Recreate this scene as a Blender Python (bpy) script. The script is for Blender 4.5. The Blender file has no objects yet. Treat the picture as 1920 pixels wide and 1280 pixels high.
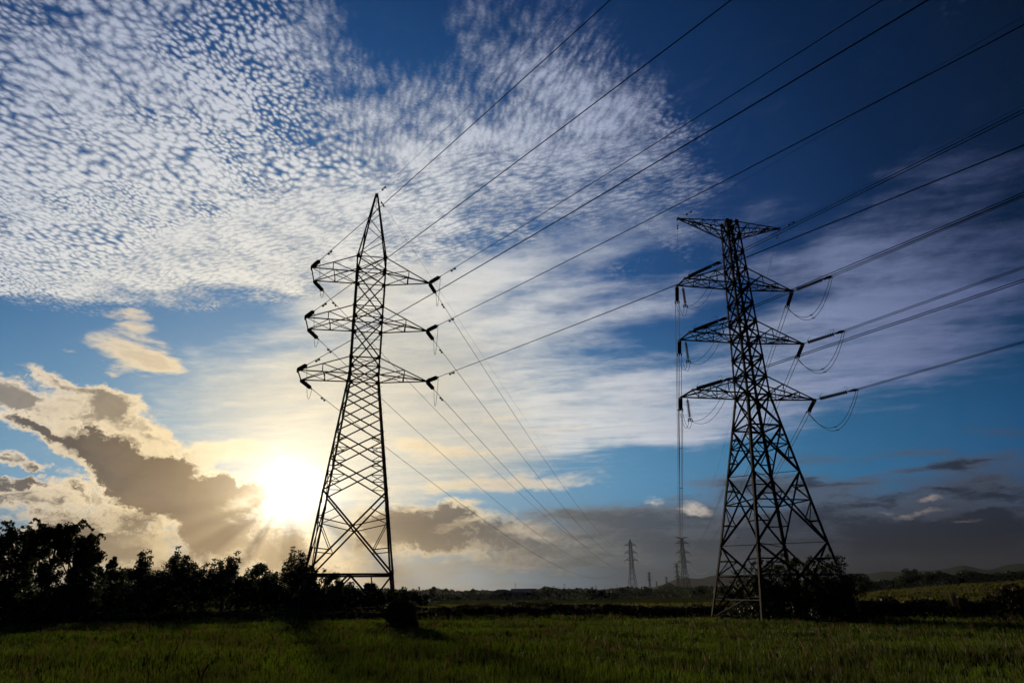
import bpy, math, random
import numpy as np
from mathutils import Vector, Matrix

R = math.radians
scene = bpy.context.scene
COL = scene.collection

# ------------------------------------------------------------------ camera
CAM_H = 2.6
PITCH, ROLL, FPX = R(20.208), R(0.474), 1285.24
cp, sp = math.cos(PITCH), math.sin(PITCH)
cr, sr = math.cos(ROLL), math.sin(ROLL)
U3 = Vector((0, -sp, cp)); F3 = Vector((0, cp, sp)); R3 = Vector((1, 0, 0))
cam_data = bpy.data.cameras.new('camera')
cam = bpy.data.objects.new('camera', cam_data)
COL.objects.link(cam)
ax = R3 * cr - U3 * sr
ay = R3 * sr + U3 * cr
cam.matrix_world = Matrix(((ax.x, ay.x, -F3.x, 0), (ax.y, ay.y, -F3.y, 0), (ax.z, ay.z, -F3.z, CAM_H), (0, 0, 0, 1)))
cam_data.sensor_width = 36
cam_data.lens = 36 * FPX / 1920
cam_data.clip_start = 0.1
cam_data.clip_end = 60000
scene.camera = cam


def ray(px, py):
    """world direction seen at a point of the 1920 x 1280 photograph"""
    u, v = px - 960, 640 - py
    u, v = u * cr + v * sr, -u * sr + v * cr
    return Vector((u, FPX * cp - v * sp, FPX * sp + v * cp)).normalized()


def z_at(px, py, dist):
    d = ray(px, py)
    return CAM_H + dist * d.z / math.hypot(d.x, d.y)


def xy_at(px, dist, py=1113):
    d = ray(px, py)
    h = math.hypot(d.x, d.y)
    return d.x / h * dist, d.y / h * dist


# ------------------------------------------------------------------ exposure
scene.view_settings.view_transform = 'Standard'
scene.view_settings.look = 'None'
scene.view_settings.exposure = 0
scene.view_settings.gamma = 1
scene.cycles.use_adaptive_sampling = True
scene.cycles.adaptive_threshold = 0.02
scene.cycles.adaptive_min_samples = 12
scene.cycles.max_bounces = 5
scene.cycles.transparent_max_bounces = 8

# ------------------------------------------------------------------ sun
SUN_AZ, SUN_EL = R(-17.75), R(7.7)          # azimuth measured from +Y towards +X
sun_dir = Vector((math.sin(SUN_AZ) * math.cos(SUN_EL), math.cos(SUN_AZ) * math.cos(SUN_EL), math.sin(SUN_EL)))
sun_data = bpy.data.lights.new('sun', 'SUN')
sun_data.energy = 3.3
sun_data.angle = R(2.5)
sun_data.color = (1.0, 0.80, 0.55)
sun = bpy.data.objects.new('sun', sun_data)
COL.objects.link(sun)
sun.rotation_euler = sun_dir.to_track_quat('Z', 'Y').to_euler()


def srgb(*c):
    if len(c) == 1:
        h = c[0].lstrip('#'); c = [int(h[i:i + 2], 16) for i in (0, 2, 4)]
    return tuple(((x / 255) / 12.92 if x / 255 <= 0.04045 else ((x / 255 + 0.055) / 1.055) ** 2.4) for x in c)


# ------------------------------------------------------------------ sky
class Nodes:
    def __init__(self, tree):
        self.t = tree; self.n = tree.nodes; self.l = tree.links

    def put(self, inp, v):
        if isinstance(v, bpy.types.NodeSocket):
            self.l.new(v, inp)
        elif isinstance(v, (tuple, list, Vector)):
            v = tuple(v)
            n = len(inp.default_value)
            inp.default_value = (v + (1,))[:n] if len(v) < n else v[:n]
        else:
            try:
                inp.default_value = v
            except TypeError:
                inp.default_value = (v,) * len(inp.default_value)

    def m(self, op, *a, clamp=False):
        n = self.n.new('ShaderNodeMath'); n.operation = op; n.use_clamp = clamp
        for i, x in enumerate(a): self.put(n.inputs[i], x)
        return n.outputs[0]

    def v(self, op, *a, out=0):
        n = self.n.new('ShaderNodeVectorMath'); n.operation = op
        for i, x in enumerate(a):
            self.put(n.inputs['Scale'] if (op == 'SCALE' and i == 1) else n.inputs[i], x)
        return n.outputs['Value'] if op in ('DOT_PRODUCT', 'LENGTH', 'DISTANCE') else n.outputs[0]

    def noise(self, vec, scale, detail=3, rough=0.5, color=False, lac=2.0):
        n = self.n.new('ShaderNodeTexNoise')
        self.put(n.inputs['Vector'], vec); n.inputs['Scale'].default_value = scale
        n.inputs['Detail'].default_value = detail; n.inputs['Roughness'].default_value = rough
        n.inputs['Lacunarity'].default_value = lac
        return n.outputs['Color'] if color else n.outputs[0]

    def vor(self, vec, scale, smooth=0.6, rnd=1.0):
        n = self.n.new('ShaderNodeTexVoronoi'); n.feature = 'SMOOTH_F1'; n.voronoi_dimensions = '2D'
        self.put(n.inputs['Vector'], vec); n.inputs['Scale'].default_value = scale
        n.inputs['Smoothness'].default_value = smooth; n.inputs['Randomness'].default_value = rnd
        return n.outputs['Distance']

    def ss(self, x, lo, hi, a=0.0, b=1.0):
        n = self.n.new('ShaderNodeMapRange'); n.interpolation_type = 'SMOOTHSTEP'
        self.put(n.inputs['Value'], x)
        for k, val in (('From Min', lo), ('From Max', hi), ('To Min', a), ('To Max', b)): self.put(n.inputs[k], val)
        return n.outputs[0]

    def lin(self, x, lo, hi, a=0.0, b=1.0):
        n = self.n.new('ShaderNodeMapRange')
        self.put(n.inputs['Value'], x)
        for k, val in (('From Min', lo), ('From Max', hi), ('To Min', a), ('To Max', b)): self.put(n.inputs[k], val)
        return n.outputs[0]

    def mix(self, f, a, b, mode='MIX'):
        n = self.n.new('ShaderNodeMix'); n.data_type = 'RGBA'; n.blend_type = mode; n.clamp_factor = True
        self.put(n.inputs[0], f); self.put(n.inputs[6], a); self.put(n.inputs[7], b)
        return n.outputs[2]

    def fmix(self, f, a, b):
        n = self.n.new('ShaderNodeMix'); n.data_type = 'FLOAT'; n.clamp_factor = True
        self.put(n.inputs[0], f); self.put(n.inputs[2], a); self.put(n.inputs[3], b)
        return n.outputs[0]

    def ramp(self, x, stops):
        n = self.n.new('ShaderNodeValToRGB'); self.put(n.inputs[0], x)
        e = n.color_ramp.elements
        while len(e) < len(stops): e.new(0.5)
        for k, (p, c) in zip(e, stops): k.position = p; k.color = tuple(c) + (1,)
        return n.outputs[0]

    def mapping(self, vec, loc=(0, 0, 0), rot=(0, 0, 0), scale=(1, 1, 1), kind='POINT'):
        if tuple(rot) == (0, 0, 0):
            return self.v('MULTIPLY_ADD', vec, scale, loc)
        n = self.n.new('ShaderNodeMapping'); n.vector_type = kind
        self.put(n.inputs[0], vec); self.put(n.inputs[1], loc); self.put(n.inputs[2], rot); self.put(n.inputs[3], scale)
        return n.outputs[0]

    def aniso(self, vec, ang, sx, sy, ox=0.0):
        """flat coordinates whose x runs along the direction ang, stretched by sx and sy"""
        c = self.n.new('ShaderNodeCombineXYZ')
        self.put(c.inputs[0], self.v('DOT_PRODUCT', vec, (math.cos(ang) * sx, math.sin(ang) * sx, 0)))
        self.put(c.inputs[1], self.v('DOT_PRODUCT', vec, (-math.sin(ang) * sy, math.cos(ang) * sy, 0)))
        self.put(c.inputs[2], ox)
        return c.outputs[0]

    def add(self, xs, op='ADD'):
        r = xs[0]
        for x in xs[1:]: r = self.m(op, r, x)
        return r


world = bpy.data.worlds.new('World')
scene.world = world
world.use_nodes = True
W = Nodes(world.node_tree)
W.n.clear()
tc = W.n.new('ShaderNodeTexCoord')
D = W.v('NORMALIZE', tc.outputs['Generated'])
sep = W.n.new('ShaderNodeSeparateXYZ'); W.l.new(D, sep.inputs[0])
DX, DY, DZ = sep.outputs
zc = W.m('MAXIMUM', DZ, 0.035)
comb = W.n.new('ShaderNodeCombineXYZ')
W.put(comb.inputs[0], W.m('DIVIDE', DX, zc)); W.put(comb.inputs[1], W.m('DIVIDE', DY, zc))
P = comb.outputs[0]                           # where the view ray meets a flat cloud layer


def warp(vec, amp, scale, detail=3, rough=0.55, squash=(1, 1, 1)):
    n = W.noise(W.v('MULTIPLY', vec, squash) if squash != (1, 1, 1) else vec, scale, detail, rough, color=True)
    return W.v('ADD', vec, W.v('SCALE', W.v('SUBTRACT', n, (0.5, 0.5, 0.5)), amp))


def blob(px, py, rx, ry, rot=0, vec=None):
    """soft ellipse in the sky: centre and half axes given where the photograph shows them"""
    c = ray(px, py)
    t = R(rot)
    e = 4.0
    a = (ray(px + e * math.cos(t), py + e * math.sin(t)) - c)
    b = (ray(px - e * math.sin(t), py + e * math.cos(t)) - c)
    la, lb = a.length / e, b.length / e
    a.normalize(); b = (b - a * b.dot(a)).normalized()
    A, B = a / (rx * la), b / (ry * lb)
    v = vec if vec is not None else D
    p = W.m('SUBTRACT', W.v('DOT_PRODUCT', v, A), c.dot(A)); p = W.m('MULTIPLY', p, p)
    q = W.m('SUBTRACT', W.v('DOT_PRODUCT', v, B), c.dot(B)); q = W.m('MULTIPLY_ADD', q, q, p)
    return W.m('SUBTRACT', 1.0, W.m('SQRT', q), clamp=True)


def blobs(lst, vec=None, op='ADD'):
    r = None                                  # summed one by one: keeps the shader's live values few
    for b in lst:
        x = W.m('MULTIPLY', blob(*b[:5], vec), b[5] if len(b) > 5 else 1.0)
        r = x if r is None else W.m(op, r, x)
    return r


def planep(px, py):
    d = ray(px, py); return Vector((d.x / d.z, d.y / d.z, 0))


def plane_angle(p, q):
    a = planep(*q) - planep(*p); return math.atan2(a.y, a.x)
# sun distance in degrees
SD = W.m('MULTIPLY', W.m('ARCCOSINE', W.v('DOT_PRODUCT', D, sun_dir)), 57.2958)
nish = W.n.new('ShaderNodeTexSky'); nish.sky_type = 'NISHITA'; nish.sun_disc = False
nish.sun_elevation = SUN_EL; nish.sun_rotation = SUN_AZ
nish.air_density = 1.0; nish.dust_density = 0.6; nish.ozone_density = 3.0
EL = W.m('MULTIPLY', W.m('ARCSINE', DZ), 57.2958)
AZ = W.m('MULTIPLY', W.m('ARCTAN2', DX, DY), 57.2958)

# clear air: deep blue high up and away from the sun, paler low down
blue = W.ramp(W.lin(SD, 0, 90), [(0.0, srgb(140, 175, 200)), (0.20, srgb(66, 120, 168)), (0.34, srgb(28, 82, 138)), (0.46, srgb(10, 52, 102)),
                                 (0.58, srgb(2, 32, 70)), (0.70, srgb(0, 16, 42)), (1.0, srgb(0, 9, 25))])
lowb = W.ramp(W.lin(SD, 0, 90), [(0.0, srgb(140, 176, 196)), (0.30, srgb(78, 138, 178)), (0.46, srgb(42, 106, 150)), (0.62, srgb(14, 74, 122)), (1.0, srgb(6, 38, 76))])
base = W.mix(W.ss(EL, 8, 24, 1, 0), blue, lowb)
base = W.mix(0.12, base, W.v('SCALE', nish.outputs[0], 0.04))

# colour of sunlit high cloud by distance from the sun
hic = W.ramp(W.lin(SD, 0, 90), [(0.0, srgb(250, 236, 208)), (0.16, srgb(226, 220, 206)), (0.28, srgb(206, 208, 210)), (0.38, srgb(168, 176, 194)),
                                (0.50, srgb(120, 132, 166)), (0.62, srgb(82, 94, 134)), (0.75, srgb(54, 64, 100)), (1.0, srgb(34, 42, 72))])

# ---- thin veil with long streaks
Pw = warp(P, 0.30, 1.3, 4)
ang = plane_angle((800, 600), (1500, 470))
S1 = W.noise(W.aniso(Pw, ang, 0.6, 2.1), 1.35, 8, 0.6)
S2 = W.noise(W.aniso(Pw, ang + 0.35, 1.0, 3.2, 4.0), 2.6, 8, 0.66)
Dv = warp(D, 0.10, 4, 4)
veil_mask = blobs([(620, 720, 560, 260, -8, 0.75), (1000, 640, 520, 260, -12, 0.75), (1100, 780, 480, 110, -3, 0.55), (1500, 700, 480, 200, -8, 0.5), (1200, 450, 360, 120, -12, 0.5),
                   (1700, 620, 400, 180, -18, 0.55), (1800, 320, 260, 70, -16, 0.55), (1600, 450, 260, 70, -16, 0.5), (1560, 500, 170, 50, -8, 0.55), (1780, 440, 300, 130, 0, 0.25),
                   (560, 960, 480, 200, 0, 0.5), (900, 560, 260, 90, -16, 0.6), (1200, 720, 130, 34, -4, 0.6), (1440, 410, 160, 50, -25, 0.3), (720, 545, 330, 66, -12, .9), (1500, 600, 300, 60, -18, .3), (1650, 560, 420, 110, -16, .45), (1250, 790, 420, 80, -5, .8), (1680, 690, 320, 80, -14, .45), (900, 870, 280, 70, 0, .5)], Dv)
veil_hole = blobs([(90, 640, 330, 150, 14, 1.3), (330, 575, 340, 60, 2, 0.9), (1780, 815, 330, 50, -3, 1.2), (1500, 880, 420, 42, 2, 0.9), (1640, 760, 240, 40, -12, .5),
                   (1250, 870, 380, 42, 0, 0.9), (1240, 510, 150, 40, -8, 0.9), (960, 560, 160, 30, -25, 0.6), (1330, 600, 220, 40, -10, 0.7), (1180, 620, 200, 30, -12, 0.5),
                   (800, 540, 120, 40, -30, .5), (1860, 760, 160, 60, -10, .5)], warp(D, 0.09, 6))
S3 = W.noise(warp(P, 0.15, 3, 3), 7.5, 7, 0.68)
vd = W.add([veil_mask, W.m('MULTIPLY', W.m('SUBTRACT', S3, 0.5), 1.0), W.m('MULTIPLY', W.m('SUBTRACT', S1, 0.5), 1.9), W.m('MULTIPLY', W.m('SUBTRACT', S2, 0.5), 0.8), W.m('MULTIPLY', veil_hole, -0.9)])
veil = W.m('MULTIPLY', W.m('MULTIPLY', W.ss(vd, 0.02, 1.4), 0.95), W.ss(veil_mask, 0.0, 0.35))
sky = W.mix(veil, base, W.v('SCALE', hic, W.m('MULTIPLY_ADD', W.m('SUBTRACT', S2, 0.5), 0.5, 1.0)))

# ---- altocumulus sheet: puffs on the left, finer ripples towards the middle
acm = blobs([(120, 330, 560, 420, 0, 1.3), (480, 330, 520, 330, -8, 1.25), (150, 80, 520, 300, 0, 0.9), (500, 60, 320, 260, 0, 0.7), (870, 330, 430, 230, -14, 1.15),
             (1000, 150, 330, 330, 20, 0.62), (1130, 260, 280, 240, 20, 0.5), (250, 480, 640, 85, 3, 1.1), (150, 500, 520, 56, 3, 1.3), (520, 500, 300, 50, -6, .8), (170, 545, 90, 26, 20, .8), (620, 470, 420, 120, -8, 0.8), (1230, 430, 330, 110, -8, 0.3), (1250, 300, 260, 170, 30, .55), (1130, 120, 160, 140, 30, .3)],
            warp(D, 0.12, 5, 5))
ach = blobs([(742, 66, 170, 90, 62, .85), (770, -20, 120, 80, 0, 0.5), (480, 655, 760, 96, 2, 1.5), (120, 640, 420, 80, 8, 1.3), (1000, 640, 460, 80, -12, 0.6), (1400, 50, 330, 300, 0, 0.9),
             (290, 130, 120, 40, 40, 0.3), (560, 240, 260, 60, 25, 0.3), (60, 40, 160, 110, 0, 0.4), (1620, 290, 320, 260, 0, 1.0)], warp(D, 0.10, 7, 5))
mid = W.m('SUBTRACT', W.noise(P, 7, 5, 0.62), 0.5)
ac = W.m('ADD', W.m('SUBTRACT', acm, ach), W.m('MULTIPLY', mid, 1.3))
Pc = warp(warp(P, 0.07, 4, 2), 0.009, 60, 2)
a1 = plane_angle((200, 120), (420, 330))
c1 = W.vor(W.aniso(Pc, a1, 0.85, 1.05), 50, 0.42)
c1b = W.vor(W.aniso(Pc, a1, 0.85, 1.15), 78, 0.42)
a2 = plane_angle((840, 20), (800, 260))
c2 = W.vor(W.aniso(Pc, a2, 0.30, 1.1), 74, 0.7)
a3 = plane_angle((800, 420), (1150, 330))
c3 = W.vor(W.aniso(Pc, a3, 0.45, 1.1), 78, 0.7)
f12 = W.ss(W.noise(P, 3.1, 2), 0.40, 0.6)
left = W.fmix(f12, c1, c1b)
wl = W.ss(blobs([(860, 60, 420, 420, 10, 1.6), (1000, 200, 330, 330, 0, 1.2)], warp(D, .08, 5)), 0.15, 0.9)
wr = W.ss(blobs([(900, 430, 700, 190, -10, 1.8), (500, 490, 420, 90, -10, 1.2)], warp(D, .08, 5)), 0.15, 0.9)
cell = W.fmix(wr, W.fmix(wl, left, c2), c3)
soft = W.m('SUBTRACT', 1.3, W.m('MULTIPLY', W.m('MAXIMUM', wl, wr), 0.75))
fine = W.m('SUBTRACT', W.noise(P, 150, 5, 0.72), 0.5)
puff = W.add([W.m('MULTIPLY', W.m('SUBTRACT', 0.40, cell), W.m('MULTIPLY', soft, W.ss(W.noise(P, 2.6, 3), .35, .65, .65, 1.15))), W.m('MULTIPLY', fine, 0.75), W.m('MULTIPLY', mid, 0.9), W.m('MULTIPLY', W.m('MINIMUM', ac, 1.6), 0.41), -0.12])
acd = W.m('MULTIPLY', W.ss(puff, -0.16, 0.74), W.ss(ac, -0.05, 0.85))
accol = W.v('SCALE', hic, W.m('MULTIPLY_ADD', W.ss(puff, 0.1, 0.85), 0.34, 0.80))
sky = W.mix(W.m('MULTIPLY', acd, 0.98), sky, accol)
# ---- low clouds
lit = W.ramp(W.lin(SD, 0, 80), [(0.0, srgb(255, 244, 212)), (0.12, srgb(250, 224, 176)), (0.22, srgb(226, 208, 180)), (0.34, srgb(232, 220, 204)), (0.45, srgb(214, 204, 196)), (0.6, srgb(176, 160, 150)), (0.75, srgb(132, 116, 112)), (1.0, srgb(70, 68, 84))])
dark = W.ramp(W.lin(SD, 0, 80), [(0.0, srgb(178, 142, 92)), (0.06, srgb(134, 108, 74)), (0.11, srgb(108, 86, 64)), (0.19, srgb(86, 76, 68)), (0.26, srgb(84, 86, 90)), (0.36, srgb(62, 71, 84)), (0.5, srgb(40, 48, 63)), (0.7, srgb(24, 29, 41)), (1.0, srgb(12, 16, 26))])
Dl = W.v('MULTIPLY', D, (1, 1, 2.1))
wA = warp(warp(D, 0.075, 11, 6, 0.68, (1, 1, 1.5)), 0.02, 34, 5, 0.65)
wB = warp(D, 0.026, 20, 6, 0.66, (1, 1, 2.2))
wH = warp(D, 0.045, 6, 6, 0.66, (1, 1, 4.0))
tex_a = W.m('SUBTRACT', W.noise(Dl, 13, 7, 0.62), 0.5)
tex_b = W.m('SUBTRACT', W.noise(Dl, 34, 6, 0.65), 0.5)
tex_c = W.m('SUBTRACT', W.noise(wA, 20, 8, 0.70), 0.5)
tex_h = W.m('SUBTRACT', W.noise(W.v('MULTIPLY', wH, (1, 1, 4.5)), 9, 8, 0.66), 0.5)


def over(sky, lst, vec=None, op=0.97, lo=0.0, hi=0.5, nz=0.8, rim=0.35, body=1.0, bias=0.0, litc=None, darkc=None, shade=0.9, ct=3.0, flat=False):
    """lay a cloud over the sky: lit where it is thin, darker where it is deep"""
    d0 = blobs(lst, vec if vec is not None else wA)
    ta, tb = (tex_h, tex_h) if flat else (tex_a, tex_b)
    d = W.m('ADD', d0, W.m('MULTIPLY', W.m('ADD', ta, tb), nz))
    a = W.m('MULTIPLY', W.ss(d, lo, hi), W.ss(d0, 0.0, 0.22))
    t = tex_h if flat else tex_c
    i = W.ss(W.m('ADD', d, W.m('MULTIPLY', t, ct)), hi * 0.6 + bias, hi + rim + bias)
    c = W.mix(W.m('MULTIPLY', i, body), litc or lit, darkc or dark)
    c = W.v('SCALE', c, W.m('MULTIPLY_ADD', t, shade, 1.0))
    return W.mix(W.m('MULTIPLY', a, op), sky, c)


# smooth bright veil round the sun
sm = W.m('MULTIPLY', W.ss(W.m('ADD', blobs([(620, 800, 420, 230, 0, 1.1), (840, 850, 300, 100, 0, .7), (820, 700, 380, 150, -10, .6), (760, 860, 300, 100, 0, .5)], Dv), W.m('MULTIPLY', tex_h, 0.8)), 0.05, 0.9), 0.60)
sky = W.mix(sm, sky, W.ramp(W.lin(SD, 0, 40), [(0.0, srgb(244, 226, 190)), (0.35, srgb(196, 190, 174)), (0.7, srgb(170, 174, 178)), (1.0, srgb(150, 162, 176))]))
sky = over(sky, [(250, 662, 110, 46, 14, 1.2), (300, 682, 60, 26, 10, .9), (235, 590, 60, 14, 8, .7), (250, 612, 60, 12, 8, .7), (132, 655, 20, 6, 0, .5), (212, 698, 24, 7, 0, .5)],
           wB, body=0.25, nz=1.4, hi=.8, flat=True)
sky = over(sky, [(430, 845, 110, 26, -3, 1.3), (475, 838, 60, 20, 0, .8)], wB, body=0.08, nz=0.9, hi=.6)
# big bank on the left, lit rims above, brown body
sky = over(sky, [(90, 775, 180, 56, 22, 1.1), (110, 708, 90, 22, 24, 1.0), (210, 780, 130, 56, 34, 1.1), (300, 868, 130, 60, 24, 1.1), (15, 742, 90, 30, 8, .9), (190, 745, 60, 34, 24, .7), (345, 885, 80, 40, 24, .7)],
           body=0.8, nz=1.5, rim=.6, bias=.12, hi=.6, ct=4.2, shade=1.5)
sky = over(sky, [(20, 862, 70, 20, 20, .8), (60, 878, 40, 12, 0, .6), (30, 930, 150, 22, 3, .8), (140, 985, 200, 46, 16, 1.2), (230, 955, 170, 46, 20, 1.1), (240, 1040, 240, 46, 12, 1.0), (60, 1040, 200, 60, 0, .9), (330, 1100, 420, 60, 0, .8)],
           body=0.92, nz=1.9, rim=.5, bias=.0, hi=.6, ct=4.2, shade=1.5)
sky = over(sky, [(105, 818, 120, 30, 24, 1.2), (200, 855, 130, 56, 28, 1.4), (268, 892, 125, 74, 22, 1.5), (355, 925, 180, 60, 12, 1.5), (420, 930, 120, 34, 0, 1.3), (70, 800, 70, 14, 24, .8), (45, 915, 120, 20, 3, 1.2), (150, 925, 80, 24, 36, .9),
                 (400, 975, 190, 50, 16, 1.2), (500, 1035, 280, 66, 4, 1.0)],
           nz=1.2, rim=.35, bias=.05, hi=.6, ct=3.2, shade=1.3)
# streaks and lit edges right of the sun
sky = over(sky, [(900, 905, 340, 22, -3, .7), (900, 848, 190, 14, -6, .7), (1010, 908, 160, 16, 0, .6), (790, 838, 160, 20, 10, .6), (960, 780, 110, 9, -10, .5), (1080, 800, 200, 8, -6, .5)], wB, body=0.25, nz=1.0, hi=.9, op=.8, flat=True)
sky = over(sky, [(780, 985, 160, 60, 4, 1.5), (860, 965, 80, 34, 0, 1.0), (700, 1010, 130, 60, 0, 1.0), (980, 1020, 300, 60, 6, 1.2)], nz=1.1, rim=.45, bias=-.05, hi=.85, ct=2.8, op=.88)
sky = over(sky, [(1130, 975, 220, 40, 0, .9), (1300, 965, 280, 44, 0, 1.0), (1240, 1025, 480, 84, 0, 1.5), (1600, 965, 330, 56, 4, 1.1), (1850, 900, 230, 56, -10, 1.3), (1500, 915, 250, 40, 3, 1.1), (1420, 900, 160, 26, 0, .7), (1650, 890, 120, 14, -5, .6), (1820, 868, 120, 18, -10, .8), (1700, 1025, 540, 90, 0, 1.7),
                 (1900, 985, 280, 100, 0, 1.3), (1540, 856, 110, 20, 2, .8), (1700, 846, 130, 14, -4, .8), (1770, 852, 80, 10, -4, .6), (1880, 806, 110, 14, 0, .7), (1700, 888, 60, 10, 0, .6), (1620, 905, 180, 12, 0, .6)],
           wH, nz=1.3, rim=.6, bias=-.05, hi=1.35, op=.95, flat=True, shade=1.6, ct=4.2, litc=W.ramp(W.lin(SD, 20, 70), [(0, srgb(112, 112, 112)), (.35, srgb(84, 92, 108)), (1, srgb(34, 40, 56))]))
# small puffs that still catch the light
sky = over(sky, [(862, 980, 70, 15, -16, .9), (905, 968, 60, 8, -8, .7), (960, 994, 70, 17, 4, .9), (1012, 1008, 36, 8, 4, .8), (1088, 910, 17, 10, 0, .9), (1226, 941, 28, 11, 0, .9), (1308, 959, 42, 13, 3, 1.2), (1294, 946, 24, 8, 0, .6),
                 (1748, 934, 46, 7, -8, .7), (1730, 960, 60, 9, -6, .75), (1665, 964, 60, 8, 4, .6), (1815, 974, 70, 6, 0, .6), (880, 942, 56, 11, 0, .7), (455, 938, 60, 18, -10, 1.0), (433, 975, 24, 10, 0, .8), (800, 936, 110, 12, 3, .8)],
           wB, body=0.7, nz=1.6, lo=.15, hi=1.3, rim=.5, op=.85, ct=2.4)

# ---- haze along the horizon: warm under the sun, slate blue away from it
hz = W.ss(EL, 0.0, 8.5, 1, 0)
hzc = W.ramp(W.lin(W.m('ABSOLUTE', W.m('SUBTRACT', AZ, math.degrees(SUN_AZ))), 0, 60), [(0.0, srgb(196, 160, 104)), (0.22, srgb(150, 128, 92)), (0.36, srgb(104, 104, 98)), (0.5, srgb(58, 66, 74)), (0.62, srgb(30, 36, 48)), (1.0, srgb(10, 14, 24))])
sky = W.mix(W.m('MULTIPLY', hz, W.m('ADD', 0.66, W.m('MULTIPLY', tex_h, 1.2))), sky, hzc)
sky = W.mix(W.m('MULTIPLY', W.ss(EL, 0.8, 6.2, 1, 0), W.ss(AZ, -6, 13)), sky, W.mix(W.ss(AZ, 2, 28), srgb(60, 68, 78), srgb(15, 21, 33)))

# ---- the sun's glare behind thin cloud, and rays below it
Dg = warp(D, 0.06, 13, 5, .62)
sg = W.m('MULTIPLY', W.m('ARCCOSINE', W.m('MINIMUM', W.v('DOT_PRODUCT', W.v('NORMALIZE', Dg), sun_dir), 1)), 57.2958)
core = W.m('EXPONENT', W.m('MULTIPLY', W.m('POWER', W.m('DIVIDE', sg, 1.4), 1.25), -1))
halo = W.m('EXPONENT', W.m('DIVIDE', SD, -4.4))
wide = W.m('EXPONENT', W.m('DIVIDE', SD, -12.0))
side = Vector(sun_dir).cross(Vector((0, 0, 1))).normalized()
upv = side.cross(sun_dir).normalized()
th = W.m('ARCTAN2', W.v('DOT_PRODUCT', D, side), W.v('DOT_PRODUCT', D, upv))
ct = W.n.new('ShaderNodeCombineXYZ'); W.put(ct.inputs[0], W.m('MULTIPLY', W.m('COSINE', th), 2.2)); W.put(ct.inputs[1], W.m('MULTIPLY', W.m('SINE', th), 2.2))
rays = W.ss(W.noise(ct.outputs[0], 1.5, 1, 0.5), 0.32, 0.68)
below = W.ss(EL, 4.5, 7.5, 1, 0)
rayf = W.m('SUBTRACT', 1, W.m('MULTIPLY', below, W.m('MULTIPLY', W.m('SUBTRACT', 1, rays), 0.85)))
glow = W.v('ADD', W.v('ADD', W.v('SCALE', (1.0, 0.93, 0.78), W.m('MULTIPLY', core, 3.0)), W.v('SCALE', (1.0, 0.82, 0.54), W.m('MULTIPLY', W.m('MULTIPLY', halo, 0.72), rayf))),
           W.v('SCALE', (1.0, 0.74, 0.42), W.m('MULTIPLY', wide, 0.085)))
shaft = W.m('MULTIPLY', W.m('MULTIPLY', below, W.m('SUBTRACT', 1, rays)), W.m('EXPONENT', W.m('DIVIDE', SD, -11)))
sky = W.v('SCALE', sky, W.m('SUBTRACT', 1, W.m('MULTIPLY', shaft, 0.6)))
sky = W.v('ADD', sky, glow)

# the land side of the dome, below the horizon
sky = W.mix(W.ss(DZ, -0.012, -0.004, 1, 0), sky, (0.010, 0.013, 0.010))
bg = W.n.new('ShaderNodeBackground'); W.l.new(sky, bg.inputs[0]); bg.inputs[1].default_value = 1.0
wo = W.n.new('ShaderNodeOutputWorld'); W.l.new(bg.outputs[0], wo.inputs[0])
world.cycles.sampling_method = 'MANUAL'; world.cycles.sample_map_resolution = 512
# ------------------------------------------------------------------ materials
def material(name, color, rough=0.7, metal=0.0, vary=0.0, scale=3.0, color2=None, translucent=0.0, spec=0.3, coord='Object', bump=0.0):
    m = bpy.data.materials.new(name); m.use_nodes = True
    T = Nodes(m.node_tree)
    b = T.n['Principled BSDF']
    b.inputs['Roughness'].default_value = rough
    b.inputs['Metallic'].default_value = metal
    b.inputs['Specular IOR Level'].default_value = spec
    c = tuple(color) + (1,)
    out = T.n['Material Output']
    src = None
    if vary or color2:
        t = T.n.new('ShaderNodeTexCoord')
        f = T.noise(t.outputs[coord], scale, 5, 0.6)
        c2 = color2 or tuple(x * (1 - vary) for x in color)
        src = T.mix(T.ss(f, 0.35, 0.68), tuple(color), tuple(c2))
        T.l.new(src, b.inputs['Base Color'])
        if bump:
            bn = T.n.new('ShaderNodeBump'); bn.inputs['Strength'].default_value = bump
            T.l.new(f, bn.inputs['Height']); T.l.new(bn.outputs[0], b.inputs['Normal'])
    else:
        b.inputs['Base Color'].default_value = c
    if translucent:
        tr = T.n.new('ShaderNodeBsdfTranslucent')
        if src is not None:
            T.l.new(src, tr.inputs[0])
        else:
            tr.inputs[0].default_value = c
        mx = T.n.new('ShaderNodeMixShader'); mx.inputs[0].default_value = translucent
        T.l.new(b.outputs[0], mx.inputs[1]); T.l.new(tr.outputs[0], mx.inputs[2]); T.l.new(mx.outputs[0], out.inputs[0])
    return m


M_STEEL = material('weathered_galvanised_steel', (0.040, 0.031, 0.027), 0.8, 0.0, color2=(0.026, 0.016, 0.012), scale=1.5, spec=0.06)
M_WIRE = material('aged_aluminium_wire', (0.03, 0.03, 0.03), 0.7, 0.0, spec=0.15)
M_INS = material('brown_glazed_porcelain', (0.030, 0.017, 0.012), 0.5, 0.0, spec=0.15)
M_CONC = material('footing_concrete', (0.25, 0.24, 0.22), 0.9, color2=(0.15, 0.15, 0.13), scale=4)
M_BARK = material('tree_bark', (0.05, 0.038, 0.028), 0.9, color2=(0.03, 0.024, 0.018), scale=6)


# ------------------------------------------------------------------ object helpers
def tag(o, label=None, cat=None, group=None, kind=None):
    if label: o['label'] = label
    if cat: o['category'] = cat
    if group: o['group'] = group
    if kind: o['kind'] = kind
    return o


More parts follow.
